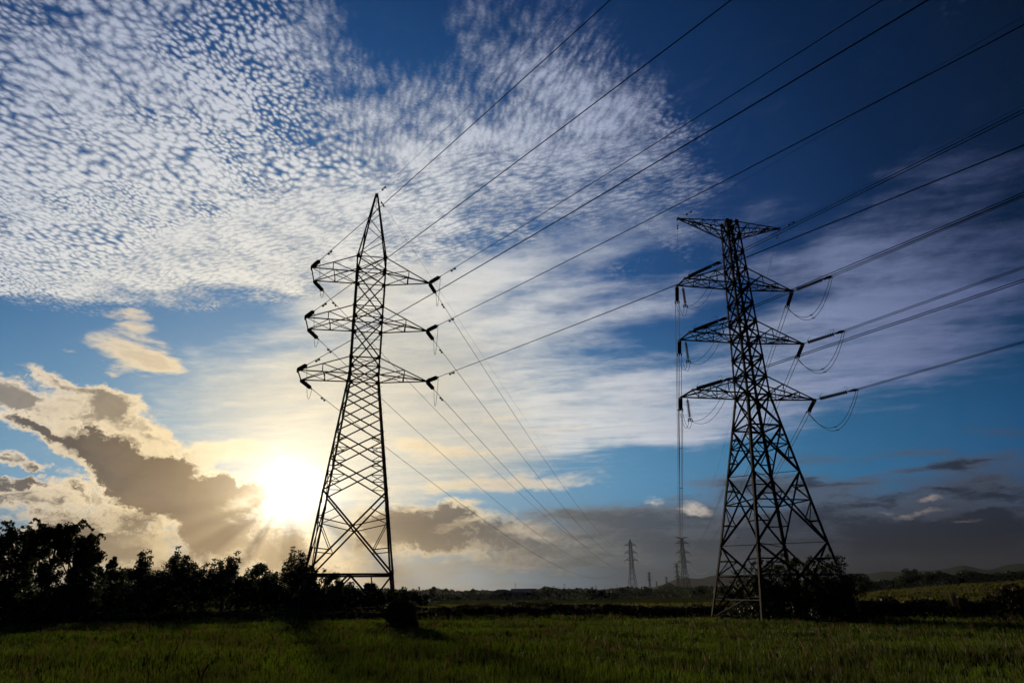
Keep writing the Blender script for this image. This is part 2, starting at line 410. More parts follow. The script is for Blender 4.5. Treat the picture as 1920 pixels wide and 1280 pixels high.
def thing(name, loc, label, cat, group=None, rz=0.0):
    o = bpy.data.objects.new(name, None); COL.objects.link(o)
    o.location = loc; o.rotation_euler = (0, 0, rz); o.empty_display_size = 0.5
    return tag(o, label, cat, group)


def meshobj(name, verts, faces, mat, parent=None, smooth=False):
    me = bpy.data.meshes.new(name)
    me.from_pydata([tuple(v) for v in verts], [], faces)
    me.materials.append(mat)
    if smooth: me.polygons.foreach_set('use_smooth', [True] * len(me.polygons))
    o = bpy.data.objects.new(name, me); COL.objects.link(o)
    if parent: o.parent = parent
    return o


def meshnp(name, V, F, mat, parent=None):
    """numpy triangles or quads, F with a constant number of corners"""
    me = bpy.data.meshes.new(name)
    n, k = F.shape
    me.vertices.add(len(V)); me.vertices.foreach_set('co', V.astype(np.float32).ravel())
    me.loops.add(n * k); me.loops.foreach_set('vertex_index', F.astype(np.int32).ravel())
    me.polygons.add(n); me.polygons.foreach_set('loop_start', np.arange(0, n * k, k, dtype=np.int32))
    me.update(calc_edges=True)
    me.materials.append(mat)
    o = bpy.data.objects.new(name, me); COL.objects.link(o)
    if parent: o.parent = parent
    return o


class Geo:
    """collects bars and tubes into one mesh"""
    def __init__(self): self.v = []; self.f = []

    def add(self, vs, fs):
        n = len(self.v); self.v += [Vector(x) for x in vs]; self.f += [tuple(i + n for i in f) for f in fs]

    def frame(self, a, b, ref=None):
        d = (b - a).normalized()
        r = Vector(ref) if ref is not None else (Vector((0, 0, 1)) if abs(d.z) < 0.9 else Vector((1, 0, 0)))
        x = (r - d * r.dot(d))
        if x.length < 1e-4: x = Vector((0, 1, 0)) - d * d.y
        x.normalize(); return d, x, d.cross(x)

    def angle(self, a, b, w, t=None, ref=None):
        """rolled steel angle, flanges w wide; ref points to the outside of the corner"""
        a, b = Vector(a), Vector(b); t = t or w * 0.14
        d, x, y = self.frame(a, b, ref)
        p = (x + y).normalized(); q = (x - y).normalized()   # two flanges either side of ref
        c = -x * (w * 0.35)
        sec = [Vector((0, 0, 0)), -p * w, -p * w + q * -t * 0 - q * t * -1 * 0, ]
        p, q = (-x + y).normalized(), (-x - y).normalized()
        sec = [Vector((0, 0, 0)), p * w, p * w + q * t, (p + q) * t, q * w + p * t, q * w]
        sh = x * w * 0.35
        vs = [a + s + sh for s in sec] + [b + s + sh for s in sec]
        n = 6
        fs = [(i, (i + 1) % n, n + (i + 1) % n, n + i) for i in range(n)]
        fs += [(3, 2, 1, 0), (5, 4, 3, 0), (n, n + 1, n + 2, n + 3), (n, n + 3, n + 4, n + 5)]
        self.add(vs, fs)

    def bar(self, a, b, w, h=None, ref=None):
        a, b = Vector(a), Vector(b); h = h or w
        d, x, y = self.frame(a, b, ref)
        vs = [e + x * sx * w / 2 + y * sy * h / 2 for e in (a, b) for sx, sy in ((-1, -1), (1, -1), (1, 1), (-1, 1))]
        self.add(vs, [(0, 1, 5, 4), (1, 2, 6, 5), (2, 3, 7, 6), (3, 0, 4, 7), (3, 2, 1, 0), (4, 5, 6, 7)])

    def tube(self, pts, r, n=5, radii=None, cap=True):
        pts = [Vector(p) for p in pts]
        vs = []; m = len(pts)
        x = None
        for i, p in enumerate(pts):
            d = (pts[min(i + 1, m - 1)] - pts[max(i - 1, 0)]).normalized()
            if x is None:
                x = d.orthogonal().normalized()
            else:
                x = (x - d * x.dot(d)).normalized()
            y = d.cross(x); rr = radii[i] if radii else r
            vs += [p + (x * math.cos(2 * math.pi * k / n) + y * math.sin(2 * math.pi * k / n)) * rr for k in range(n)]
        fs = [(i * n + k, i * n + (k + 1) % n, (i + 1) * n + (k + 1) % n, (i + 1) * n + k) for i in range(m - 1) for k in range(n)]
        if cap: fs += [tuple(reversed(range(n))), tuple(range((m - 1) * n, m * n))]
        self.add(vs, fs)

    def lathe(self, a, b, prof, n=10):
        """prof: (position along a-b in metres, radius)"""
        a, b = Vector(a), Vector(b); d, x, y = self.frame(a, b)
        vs = []
        for s, r in prof:
            vs += [a + d * s + (x * math.cos(2 * math.pi * k / n) + y * math.sin(2 * math.pi * k / n)) * r for k in range(n)]
        fs = [(i * n + k, i * n + (k + 1) % n, (i + 1) * n + (k + 1) % n, (i + 1) * n + k) for i in range(len(prof) - 1) for k in range(n)]
        fs += [tuple(reversed(range(n))), tuple(range((len(prof) - 1) * n, len(prof) * n))]
        self.add(vs, fs)

    def obj(self, name, mat, parent=None, smooth=False, origin=None):
        v = self.v
        if origin is not None:
            v = [p - Vector(origin) for p in v]
        o = meshobj(name, v, self.f, mat, parent, smooth)
        if origin is not None: o.location = origin
        return o


def L3(a, b, t): return Vector(a).lerp(Vector(b), t)


# ------------------------------------------------------------------ lattice pylons
CS = ((-1, 1), (-1, -1), (1, -1), (1, 1))       # corners: far-left, near-left, near-right, far-right


def corner(w, z, k): return Vector((CS[k][0] * w, CS[k][1] * w, z))


def panel_x(g, w0, z0, w1, z1, sz, horiz=True, fine=False):
    """crossed diagonals on the four faces between two levels"""
    for k in range(4):
        a0, b0 = corner(w0, z0, k), corner(w0, z0, (k + 1) % 4)
        a1, b1 = corner(w1, z1, k), corner(w1, z1, (k + 1) % 4)
        out = ((a0 + b0) / 2); out = Vector((out.x, out.y, 0))
        off = out.normalized() * 0.04
        g.angle(a0 + off, b1 + off, sz, ref=out)
        g.angle(b0 - off, a1 - off, sz, ref=out)
        if horiz: g.angle(a1, b1, sz * 0.85, ref=out)
        if fine:
            t = (b0 - a0).length / ((b0 - a0).length + (b1 - a1).length)
            c = L3(a0, b1, t)                                          # crossing point
            zc_ = c.z
            u = (zc_ - z0) / (z1 - z0)
            la, lb = L3(a0, a1, u), L3(b0, b1, u)
            s2 = sz * 0.55
            if fine > 1:
                g.angle(la, c, s2, ref=out); g.angle(c, lb, s2, ref=out)
            for lo, hi, leg0, leg1, du in ((a0, c, a0, a1, u), (b0, c, b0, b1, u)):
                m = L3(lo, hi, 0.5); q = L3(leg0, leg1, du * 0.5); q2 = L3(leg0, leg1, du)
                g.angle(q, m, s2, ref=out); g.angle(m, q2, s2, ref=out)
            for lo, hi, leg0, leg1 in ((a1, c, a0, a1), (b1, c, b0, b1)):
                m = L3(lo, hi, 0.5); q = L3(leg0, leg1, u + (1 - u) * 0.5); q2 = L3(leg0, leg1, u)
                g.angle(q, m, s2, ref=out); g.angle(m, q2, s2, ref=out)


def crossarm(parent, side, w_b, z_b, w_t, z_t, length, hw, sz, n=2, drop=0.0):
    """triangular crossarm reaching to x = side * length, end half-width hw"""
    g = Geo()
    s = side
    roots_b = [Vector((s * w_b, -w_b, z_b)), Vector((s * w_b, w_b, z_b))]
    roots_t = [Vector((s * w_t, -w_t, z_t)), Vector((s * w_t, w_t, z_t))]
    zt = z_b + drop
    tips = [Vector((s * length, -max(hw, 0.1), zt)), Vector((s * length, max(hw, 0.1), zt))]
    for i in range(2):
        g.angle(roots_b[i], tips[i], sz * 1.15, ref=(0, 0, -1))
        g.angle(roots_t[i], tips[i], sz, ref=(0, 0, 1))
        ts = [0.0] + [(k + 1) / (n + 1) for k in range(n)]
        if n == 1: ts = [0, 0.52]
        for j in range(1, len(ts)):
            b = L3(roots_b[i], tips[i], ts[j]); t = L3(roots_t[i], tips[i], ts[j])
            g.angle(b, t, sz * 0.55, ref=(0, CS[1 - i][1], 0))
            g.angle(L3(roots_b[i], tips[i], ts[j - 1]), t, sz * 0.6, ref=(0, 1 if i else -1, 0))
    ts = [k / (n + 1) for k in range(n + 2)]
    for j in range(len(ts) - 1):
        a0, b0 = L3(roots_b[0], tips[0], ts[j]), L3(roots_b[1], tips[1], ts[j])
        a1, b1 = L3(roots_b[0], tips[0], ts[j + 1]), L3(roots_b[1], tips[1], ts[j + 1])
        if (a1 - b1).length > 0.5 or j == 0:
            g.angle(a0, b1, sz * 0.6, ref=(0, 0, -1)); g.angle(b0 + Vector((0, 0, .05)), a1 + Vector((0, 0, .05)), sz * 0.6, ref=(0, 0, -1))
        else:
            g.angle(a0, b1, sz * 0.55, ref=(0, 0, -1))
        if j: g.angle(a0, b0, sz * 0.55, ref=(0, 0, -1))
        t0, t1 = L3(roots_t[0], tips[0], ts[j]), L3(roots_t[1], tips[1], ts[j])
        if j and n > 1: g.angle(t0, t1, sz * 0.5, ref=(0, 0, 1))
    g.angle(tips[0], tips[1], sz * 1.1, ref=(s, 0, 0))
    for tp in (tips if hw > 0.3 else [(tips[0] + tips[1]) / 2]):
        g.bar(tp + Vector((0, -0.2, -0.06)), tp + Vector((0, 0.2, -0.06)), 0.28, 0.10)
    return g.obj('crossarm', M_STEEL, parent), tips


def gussets(g, w, z, size):
    for k in range(4):
        c = corner(w, z, k)
        sx, sy = CS[k]
        g.bar(c + Vector((-sx * size * .55, 0, -size * .6)), c + Vector((-sx * size * .15, 0, size * .6)), size, 0.02, ref=(1, 0, 0))
        g.bar(c + Vector((0, -sy * size * .55, -size * .6)), c + Vector((0, -sy * size * .15, size * .6)), size, 0.02, ref=(0, 1, 0))


def pylon_legs(parent, prof, sz, steps_leg=None, step=0.42, pitch=True):
    """prof: list of (z, half width) from the ground up"""
    for k in range(4):
        g = Geo()
        out = Vector((CS[k][0], CS[k][1], 0))
        for (z0, w0), (z1, w1) in zip(prof, prof[1:]):
            s = sz * (1.0 if z0 < prof[-1][0] * 0.45 else 0.8)
            g.angle(corner(w0, z0, k), corner(w1, z1, k), s, ref=out)
            nsp = max(1, int((z1 - z0) / 7))
            for j in range(nsp):                                     # bolted splice plates
                t = (j + 0.93) / nsp
                a, b = corner(w0, z0, k), corner(w1, z1, k)
                g.angle(L3(a, b, max(0, t - 0.35 / (z1 - z0))), L3(a, b, min(1, t)), s * 1.25, ref=out)
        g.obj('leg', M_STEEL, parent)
        f = Geo(); c = corner(prof[0][1], prof[0][0], k)
        f.lathe(c + Vector((0, 0, -0.5)), c + Vector((0, 0, 0.2)), [(0, .42), (.5, .36), (.7, .26)], 12)
        f.obj('footing', M_CONC, parent)
    if steps_leg is not None:
        k = steps_leg; g = Geo(); g.tube([(0, 0, 0), (0.20, 0, 0), (0.20, 0, 0.04)], 0.013, 4)
        first = None; z = 3.2; i = 0
        zs = []
        while z < prof[-1][0] - 1.5 and len(zs) < 96:
            zs.append(z); z += step
        for i, z in enumerate(zs):
            for (z0, w0), (z1, w1) in zip(prof, prof[1:]):
                if z0 <= z <= z1: w = w0 + (w1 - w0) * (z - z0) / (z1 - z0)
            c = corner(w, z, k)
            if first is None:
                first = g.obj('climbing_step', M_STEEL, parent); o = first
            else:
                o = first.copy(); COL.objects.link(o)
            o.location = c; o.rotation_euler = (0, 0, 0 if i % 2 else (R(-90) if CS[k][1] < 0 else R(90)))
            if CS[k][0] < 0 and i % 2: o.rotation_euler = (0, 0, R(180))
    return


def ins_profile(n, pitch, r):
    prof = [(0, 0.02), (0.06, 0.035)]
    for i in range(n):
        s = 0.08 + i * pitch
        prof += [(s, 0.04), (s + pitch * .14, r * 0.6), (s + pitch * .42, r), (s + pitch * .54, r * .94), (s + pitch * .60, 0.05)]
    e = 0.08 + n * pitch
    prof += [(e + .02, 0.04), (e + .06, 0.02)]
    return prof, e + .06


def insulator(parent, a, d, n, pitch, r, link=0.25, clamp=0.3, mat=None, horns=False, yoke=0.0):
    """string of discs from a along direction d; returns its live end"""
    a = Vector(a); d = Vector(d).normalized()
    root = Geo(); prof, ln = ins_profile(n, pitch, r)
    s0 = a + d * link
    root.lathe(s0, s0 + d * ln, prof, 12)
    o = root.obj('insulator_string', M_INS, parent, smooth=False)
    h = Geo(); h.bar(a, s0, 0.05, 0.09)
    h.obj('string_link', M_STEEL, o); h = Geo()
    e = s0 + d * ln
    ed = e + d * clamp
    h.bar(e, ed, 0.06, 0.10); h.lathe(e + d * clamp * .5, ed, [(0, .03), (.04, .07), (clamp * .4, .07), (clamp * .45, .03)], 8)
    if yoke:
        sd = d.cross(Vector((0, 0, 1))); sd = sd.normalized() if sd.length > .2 else Vector((1, 0, 0))
        h.bar(e + d * .1 - sd * yoke / 2, e + d * .1 + sd * yoke / 2, 0.10, 0.05)
        for q in (-1, 1):
            h.bar(e + d * .1 + sd * q * yoke / 2, ed + sd * q * yoke / 2, 0.05, 0.08)
            h.lathe(e + d * (.1 + clamp * .3) + sd * q * yoke / 2, ed + sd * q * yoke / 2, [(0, .03), (.1, .085), (clamp * .45, .08), (clamp * .6, .03)], 8)
    if horns:
        up = Vector((0, 0, 1))
        h.tube([s0, s0 + up * .30 + d * .1, s0 + up * .55 + d * .45], 0.016, 4)
        h.tube([e, e + up * .45 - d * .05, e + up * .55 - d * .1, e + up * .55 - d * .50], 0.016, 4)
    h.obj('string_fitting', M_STEEL, o)
    return ed


def catenary(a, b, sag, n=24, dirn=None):
    a, b = Vector(a), Vector(b)
    out = []
    for i in range(n + 1):
        t = i / n; p = a.lerp(b, t); p.z -= 4 * sag * t * (1 - t); out.append(p)
    return out


def local(T, p):
    """world point -> local frame of a pylon with no tilt"""
    x, y, yaw = T
    dx, dy = p[0] - x, p[1] - y
    c, s = math.cos(yaw), math.sin(yaw)
    return Vector((c * dx + s * dy, -s * dx + c * dy, p[2]))


def world_pt(T, p):
    x, y, yaw = T; c, s = math.cos(yaw), math.sin(yaw)
    return Vector((x + c * p[0] - s * p[1], y + s * p[0] + c * p[1], p[2]))


def rotdir(T, d):
    yaw = T[2]; c, s = math.cos(yaw), math.sin(yaw)
    return Vector((c * d[0] + s * d[1], -s * d[0] + c * d[1], d[2]))


def near_curve(P0, q, t0, t1, n):
    a, b, c = q
    return [Vector((P0.x + math.cos(a) * t, P0.y + math.sin(a) * t, P0.z - b * t + c * t * t)) for t in np.linspace(t0, t1, n)]


def damper(line_obj, pts, where):
    """small dumb-bell vibration damper hung on a wire, a part of the line"""
    acc = 0
    for p, q in zip(pts, pts[1:]):
        l = (q - p).length
        if acc + l > where:
            c = p.lerp(q, (where - acc) / l); d = (q - p).normalized(); break
        acc += l
    g = Geo(); lo = c + Vector((0, 0, -0.15))
    g.bar(c, lo, 0.04)
    g.tube([lo - d * .28, lo + d * .28], .014, 4)
    for s in (-1, 1): g.lathe(lo + d * s * .16, lo + d * s * .42, [(0, .04), (.03, .085), (.22, .085), (.26, .04)], 7)
    g.obj('vibration_damper', M_STEEL, line_obj)


def power_line(pts, label, group, r=0.02, twin=0.0, dampers=(), spacers=(), name='power_line'):
    pts = [Vector(p) for p in pts]
    root = thing(name, pts[0], label, 'power line', group)
    off = Vector(pts[0])
    loc = [p - off for p in pts]
    if twin:
        d = (loc[-1] - loc[0]); sd = Vector((d.y, -d.x, 0)).normalized()
        for s in (-1, 1):
            g = Geo(); g.tube([p + sd * s * twin / 2 for p in loc], r, 5); g.obj('conductor', M_WIRE, root)
        for w in spacers:
            acc = 0
            for p, q in zip(loc, loc[1:]):
                l = (q - p).length
                if acc + l > w:
                    c = p.lerp(q, (w - acc) / l); break
                acc += l
            else:
                continue
            g = Geo(); g.bar(c - sd * twin / 2, c + sd * twin / 2, 0.05, 0.08)
            for s in (-1, 1): g.lathe(c + sd * s * twin / 2 - Vector((0, 0, .07)), c + sd * s * twin / 2 + Vector((0, 0, .07)), [(0, .05), (.07, .07), (.14, .05)], 7)
            g.obj('spacer', M_STEEL, root)
    else:
        g = Geo(); g.tube(loc, r, 5); g.obj('conductor', M_WIRE, root)
    for w in dampers: damper(root, loc, w)
    return root


# ---- the near pylon left of centre
TL = (-13.860, 61.269, 0.195)
PL = dict(g=(0, 3.98), hz=(4.197, 3.628), xt=(10.935, 2.67), a3b=(21.611, 1.352), a3t=(23.268, 1.418), a2b=(26.73, 1.318), a2t=(28.4, 1.40), a1b=(31.857, 1.334), a1t=(33.587, 1.42), ap=(41.518, .10))
lp = thing('pylon', (TL[0], TL[1], 0), 'tall lattice pylon left of centre with a pointed top, right beside the low sun', 'pylon', None, TL[2])
pylon_legs(lp, [PL['g'], PL['xt'], PL['a3b'], (PL['a1t'][0], 1.40), PL['ap']], 0.17, steps_leg=2)
g = Geo()
wz = lambda z: np.interp(z, [0, 10.935, 21.611, 33.587, 41.3], [3.98, 2.67, 1.352, 1.40, .12])
# foot frame: strut, inverted V and short stays on each face
z0, w0 = 0.15, float(wz(0.15)); z1, w1 = 4.197, float(wz(4.197))
for k in range(4):
    a0, b0, a1, b1 = corner(w0, z0, k), corner(w0, z0, (k + 1) % 4), corner(w1, z1, k), corner(w1, z1, (k + 1) % 4)
    m = (a1 + b1) / 2; out = Vector((m.x, m.y, 0))
    g.angle(a1, b1, .12, ref=out); g.angle(m, a0, .11, ref=out); g.angle(m, b0, .11, ref=out)
    for q0, q1 in ((a0, a1), (b0, b1)):
        mm = L3(m, q0, .5); g.angle(q1, mm, .07, ref=out); g.angle(L3(q0, q1, .5), mm, .07, ref=out); g.angle(L3(m, q1, .5), mm, .06, ref=out)
m4 = [(corner(w1, z1, k) + corner(w1, z1, (k + 1) % 4)) / 2 for k in range(4)]
for k in range(4): g.angle(m4[k], m4[(k + 1) % 4], .08, ref=(0, 0, -1))
# one tall cross with thin stays
zt = 10.935; wt = float(wz(zt))
for k in range(4):
    a0, b0, a1, b1 = corner(w1, z1, k), corner(w1, z1, (k + 1) % 4), corner(wt, zt, k), corner(wt, zt, (k + 1) % 4)
    out = a0 + b0; out.z = 0; off = out.normalized() * .04
    g.angle(a0 + off, b1 + off, .11, ref=out); g.angle(b0 - off, a1 - off, .11, ref=out)
    t = w1 / (w1 + wt); c = L3(a0, b1, t)
    for q0, q1 in ((a0, a1), (b0, b1)):
        u = (c.z - z1) / (zt - z1) + .10
        lg = L3(q0, q1, u)
        g.angle(lg, c, .06, ref=out)
        ql = L3(q0, c, .50); g.angle(lg, ql, .05, ref=out); g.angle(L3(q0, q1, u * .46), ql, .06, ref=out)
        qh = L3(q1, c, .50); g.angle(lg, qh, .05, ref=out)
# five flat crosses up to the waist, then the straight body
zs = [10.935]; hs = [2.75, 2.4, 2.1, 1.85, 1.58]; sc_ = (21.611 - 10.935) / sum(hs)
for h in hs: zs.append(zs[-1] + h * sc_)
for i in range(5): panel_x(g, float(wz(zs[i])), zs[i], float(wz(zs[i + 1])), zs[i + 1], .09, horiz=(i == 4), fine=(1 if i < 2 else 0))
bz = [21.611, 23.268, 26.73, 28.4, 31.857, 33.587]
for i in range(5): panel_x(g, float(wz(bz[i])), bz[i], float(wz(bz[i + 1])), bz[i + 1], .09)
for z in bz:
    w = float(wz(z)); g.angle(corner(w, z, 0), corner(w, z, 2), .06, ref=(0, 0, -1)); g.angle(corner(w, z + .08, 1), corner(w, z + .08, 3), .06, ref=(0, 0, -1)); gussets(g, w, z, .34)
for z in (25.0, 30.1, 29.2, 24.1): 
    w = float(wz(z))
    for k in range(4): g.angle(corner(w, z, k), corner(w, z, (k + 1) % 4), .045, ref=(0, 0, -1))
pz = [33.587, 35.5, 37.3, 38.9, 40.2]
for i in range(4):
    for k in range(4):
        a0, b0, a1, b1 = (corner(float(wz(pz[i])), pz[i], k), corner(float(wz(pz[i])), pz[i], (k + 1) % 4), corner(float(wz(pz[i + 1])), pz[i + 1], k), corner(float(wz(pz[i + 1])), pz[i + 1], (k + 1) % 4))
        g.angle(a0 if (i + k) % 2 else b0, b1 if (i + k) % 2 else a1, .07, ref=(a0 + b0))
g.bar((0, -.22, 41.35), (0, .22, 41.35), .24, .3); g.bar((0, 0, 40.1), (0, 0, 41.4), .06)
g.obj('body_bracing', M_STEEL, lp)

armL = {1: ('a1', 5.566, 5.721, 1.487), 2: ('a2', 5.655, 5.643, 1.528), 3: ('a3', 5.841, 5.82, 1.55)}
NEAR_L = {'L1': (-0.93578, 0.05309), 'L2': (-0.92701, 0.05037), 'L3': (-0.91255, 0.04547), 'R1': (-0.93767, 0.05521), 'R2': (-0.93631, 0.05967), 'R3': (-0.94043, 0.06263), 'E': (-0.94534, 0.04905)}
NEAR_R = {'L1': (-0.92293, -0.03232), 'L2': (-0.92228, -0.02944), 'L3': (-0.91890, -0.02852), 'R1': (-0.92433, -0.03153), 'R2': (-0.92356, -0.03351), 'R3': (-0.92432, -0.03464), 'EL': (-0.92469, -0.03424), 'ER': (-0.92682, -0.03857)}
ORD = {1: 'top', 2: 'middle', 3: 'bottom'}
FAR_YAW = 0.19
FL, FR = (89.2, 546.3), (127.0, 538.5)


def far_pt(c, l, z): return Vector((c[0] + math.cos(FAR_YAW) * l, c[1] + math.sin(FAR_YAW) * l, z))


SAG_L = {'L1': 12.5, 'L2': 13.75, 'L3': 13.75, 'R1': 12.0, 'R2': 11.0, 'R3': 10.0, 'E': 9.0}
SAG_R = {'L1': 10.5, 'L2': 10.5, 'L3': 10.5, 'R1': 7.5, 'R2': 7.5, 'R3': 10.0}
FLZ = {1: 34.03, 2: 28.59, 3: 23.18}
FRZ = {1: 33.68, 2: 27.16, 3: 20.33}
for i, (nm, aL, aR, hw) in armL.items():
    zb, wb = PL[nm + 'b']; zt_, wt_ = PL[nm + 't']
    wb, wt_ = float(wz(zb)), float(wz(zt_))
    for side, key in ((-1, 'L'), (1, 'R')):
        ln = aL if side < 0 else aR
        arm, tips = crossarm(lp, side, wb, zb, wt_, zt_, ln, hw if side < 0 else 0.0, .105, n=1)
        word = ORD[i] + (' left' if side < 0 else ' right')
        near_t = world_pt(TL, tips[0] if side < 0 else (tips[0] + tips[1]) / 2)
        far_t = world_pt(TL, tips[1] if side < 0 else (tips[0] + tips[1]) / 2)
        az, b = NEAR_L[key + str(i)]
        nd = Vector((math.cos(az), math.sin(az), -b))
        e1 = insulator(lp, local(TL, near_t), rotdir(TL, nd), 10, .155, .20)
        e1w = world_pt(TL, e1); t0 = (e1w - near_t).length
        pts = [p for p in near_curve(near_t, (az, b, .0003), t0, 240, 22)]
        power_line(pts, f'black conductor leaving the {word} crossarm of the pointed pylon for the upper right', 'conductors of the pointed pylon towards the camera', .028, dampers=(2.4,))
        fe = far_pt(FL, 5.0 * side, FLZ[i])
        fd = (fe - far_t); hd = fd.length; fdir = (fd.normalized() + Vector((0, 0, -4 * SAG_L[key + str(i)] / hd))).normalized()
        e2 = insulator(lp, local(TL, far_t), rotdir(TL, fdir), 10, .155, .20)
        e2w = world_pt(TL, e2)
        sag = SAG_L[key + str(i)]
        pts = catenary(e2w, fe, sag * .985, 40)
        power_line(pts, f'conductor sagging from the {word} crossarm of the pointed pylon to the small pointed pylon', 'conductors of the pointed pylon towards the horizon', .028, dampers=(2.4,))
        j = Geo(); j.tube(catenary(e1, e2, 1.9 if side < 0 else 2.2, 18), .02, 5)
        j.obj('jumper_cable', M_WIRE, lp)
apw = world_pt(TL, (0, 0, 41.5))
az, b = NEAR_L['E']
power_line(near_curve(apw, (az, b, .0003), 0.1, 240, 22), 'thin earth wire leaving the very tip of the pointed pylon for the top edge', 'earth wires of the pointed pylon', .012, dampers=(1.6,), name='earth_wire')
power_line(catenary(apw, far_pt(FL, 0, 41.3), SAG_L['E'], 40), 'thin earth wire sagging from the tip of the pointed pylon towards the horizon', 'earth wires of the pointed pylon', .012, dampers=(1.6,), name='earth_wire')

# ---- the heavier pylon right of centre
TR = (24.905, 68.838, 0.199)
PR = dict(g=(0, 4.757), p3=(6.873, 3.551), p2=(13.574, 2.502), p1=(18.287, 1.82), a3b=(21.596, 1.252), a3t=(23.581, 1.181), a2b=(27.88, 1.08), a2t=(29.804, 1.04), a1b=(34.13, .88), a1t=(36.121, .87), t1=(40.317, .76), t0=(42.025, .68))
rp = thing('pylon', (TR[0], TR[1], 0), 'heavy lattice pylon with a flat T-shaped top, its feet in a large bush', 'pylon', None, TR[2])
profR = [PR[k] for k in ('g', 'p3', 'p2', 'a3b', 'a2b', 'a1t', 't0')]
pylon_legs(rp, profR, 0.26, steps_leg=3, step=.45)
wr_ = lambda z: float(np.interp(z, [p[0] for p in profR], [p[1] for p in profR]))
g = Geo()
bz = [0.3, 6.873, 13.574, 18.287, 21.596, 23.581, 25.7, 27.88, 29.804, 31.9, 34.13, 36.121, 38.2, 40.317, 42.025]
for i in range(len(bz) - 1):
    big = i < 3
    panel_x(g, wr_(bz[i]), bz[i], wr_(bz[i + 1]), bz[i + 1], .17 if big else (.15 if i < 10 else .11), horiz=(i >= 3 or i == 2), fine=(2 if big else 0))
    w = wr_(bz[i + 1])
    g.angle(corner(w, bz[i + 1] + .05, 0), corner(w, bz[i + 1] + .05, 2), .07, ref=(0, 0, -1)); g.angle(corner(w, bz[i + 1] - .05, 1), corner(w, bz[i + 1] - .05, 3), .07, ref=(0, 0, -1))
    if i >= 3: gussets(g, w, bz[i + 1], .42)
for z in (1.9,):
    w = wr_(z)
    for k in range(4):
        g.angle(corner(w, z, k), corner(w, z, (k + 1) % 4), .12, ref=corner(w, 0, k) + corner(w, 0, (k + 1) % 4))
        a, b_ = corner(wr_(.3), .3, k), corner(wr_(.3), .3, (k + 1) % 4); m = (corner(w, z, k) + corner(w, z, (k + 1) % 4)) / 2
        g.angle(a, L3(m, corner(w, z, (k + 1) % 4), .3), .07)
g.bar((.1, -.3, 42.2), (.1, .3, 42.2), .55, .3)
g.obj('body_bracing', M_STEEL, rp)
tipT = {}
for side, ln in ((-1, 6.309), (1, 6.216)):
    g_, tips = crossarm(rp, side, wr_(40.317), 40.317, wr_(42.025), 42.025, ln, 0.0, .12, n=3, drop=1.708)
    tipT[side] = world_pt(TR, (tips[0] + tips[1]) / 2)
armR = {1: ('a1', 6.721, 6.646, .944), 2: ('a2', 6.924, 6.906, 1.232), 3: ('a3', 7.336, 7.21, 1.412)}
for i, (nm, aL, aR, hw) in armR.items():
    zb, zt_ = PR[nm + 'b'][0], PR[nm + 't'][0]
    for side, key in ((-1, 'L'), (1, 'R')):
        ln = aL if side < 0 else aR
        arm, tips = crossarm(rp, side, wr_(zb), zb, wr_(zt_), zt_, ln, hw if side < 0 else 0.0, .14, n=2)
        word = ORD[i] + (' left' if side < 0 else ' right')
        tn = tips[0] if side < 0 else (tips[0] + tips[1]) / 2
        tf = tips[1] if side < 0 else (tips[0] + tips[1]) / 2
        near_t, far_t = world_pt(TR, tn), world_pt(TR, tf)
        az, b = NEAR_R[key + str(i)]
        nd = Vector((math.cos(az), math.sin(az), -b - .02))
        e1 = insulator(rp, tn, rotdir(TR, nd), 12, .25, .21, link=.5, clamp=1.0, horns=True, yoke=.42)
        e1w = world_pt(TR, e1)
        pts = near_curve(near_t, (az, b, .0003), (e1w - near_t).length, 240, 22)
        pts[0] = e1w
        power_line(pts, f'twin conductor leaving the {word} crossarm of the T-topped pylon for the right edge', 'conductors of the T-topped pylon towards the camera', .034, twin=.42, spacers=(32,))
        fe = far_pt(FR, 5.3 * side, FRZ[i])
        sag = SAG_R[key + str(i)]
        fd = fe - far_t; fdir = (fd.normalized() + Vector((0, 0, -4 * sag / fd.length))).normalized()
        e2 = insulator(rp, tf, rotdir(TR, fdir), 12, .25, .21, link=.3, clamp=.7, yoke=.42)
        e2w = world_pt(TR, e2)
        power_line(catenary(e2w, fe, sag, 44), f'twin conductor running from the {word} crossarm of the T-topped pylon down to the horizon', 'conductors of the T-topped pylon towards the horizon', .034, twin=.42, spacers=(38, 95, 160, 230))
        if side < 0:
            hang = L3(tf, Vector((0, tf.y, tf.z)), .10)
            e3 = insulator(rp, hang + Vector((0, 0, -.1)), Vector((.04, 0, -1)), 9, .2, .18, link=.1, clamp=.35, yoke=0.42)
            for q in (-.2, .2):
                sd = Vector((q, q * .4, 0))
                j = Geo(); j.tube(catenary(e2 + sd, e3 + sd, 1.3, 12), .02, 5); j.tube(catenary(e3 + sd, e1 + sd, 1.5 + q, 16), .02, 5)
                j.obj('jumper_cable', M_WIRE, rp)
        else:
            for q in (-.2, .2):
                sd = Vector((q, q * .6, 0))
                j = Geo(); j.tube(catenary(e2 + sd, e1 + sd, 2.9 + q * .6, 24), .028, 5)
                m = (e1 + e2) / 2 + sd - Vector((0, 0, 2.9 + q * .6)); j.bar(m - Vector((.15, 0, 0)), m + Vector((.15, 0, 0)), .08)
                j.obj('jumper_cable', M_WIRE, rp)
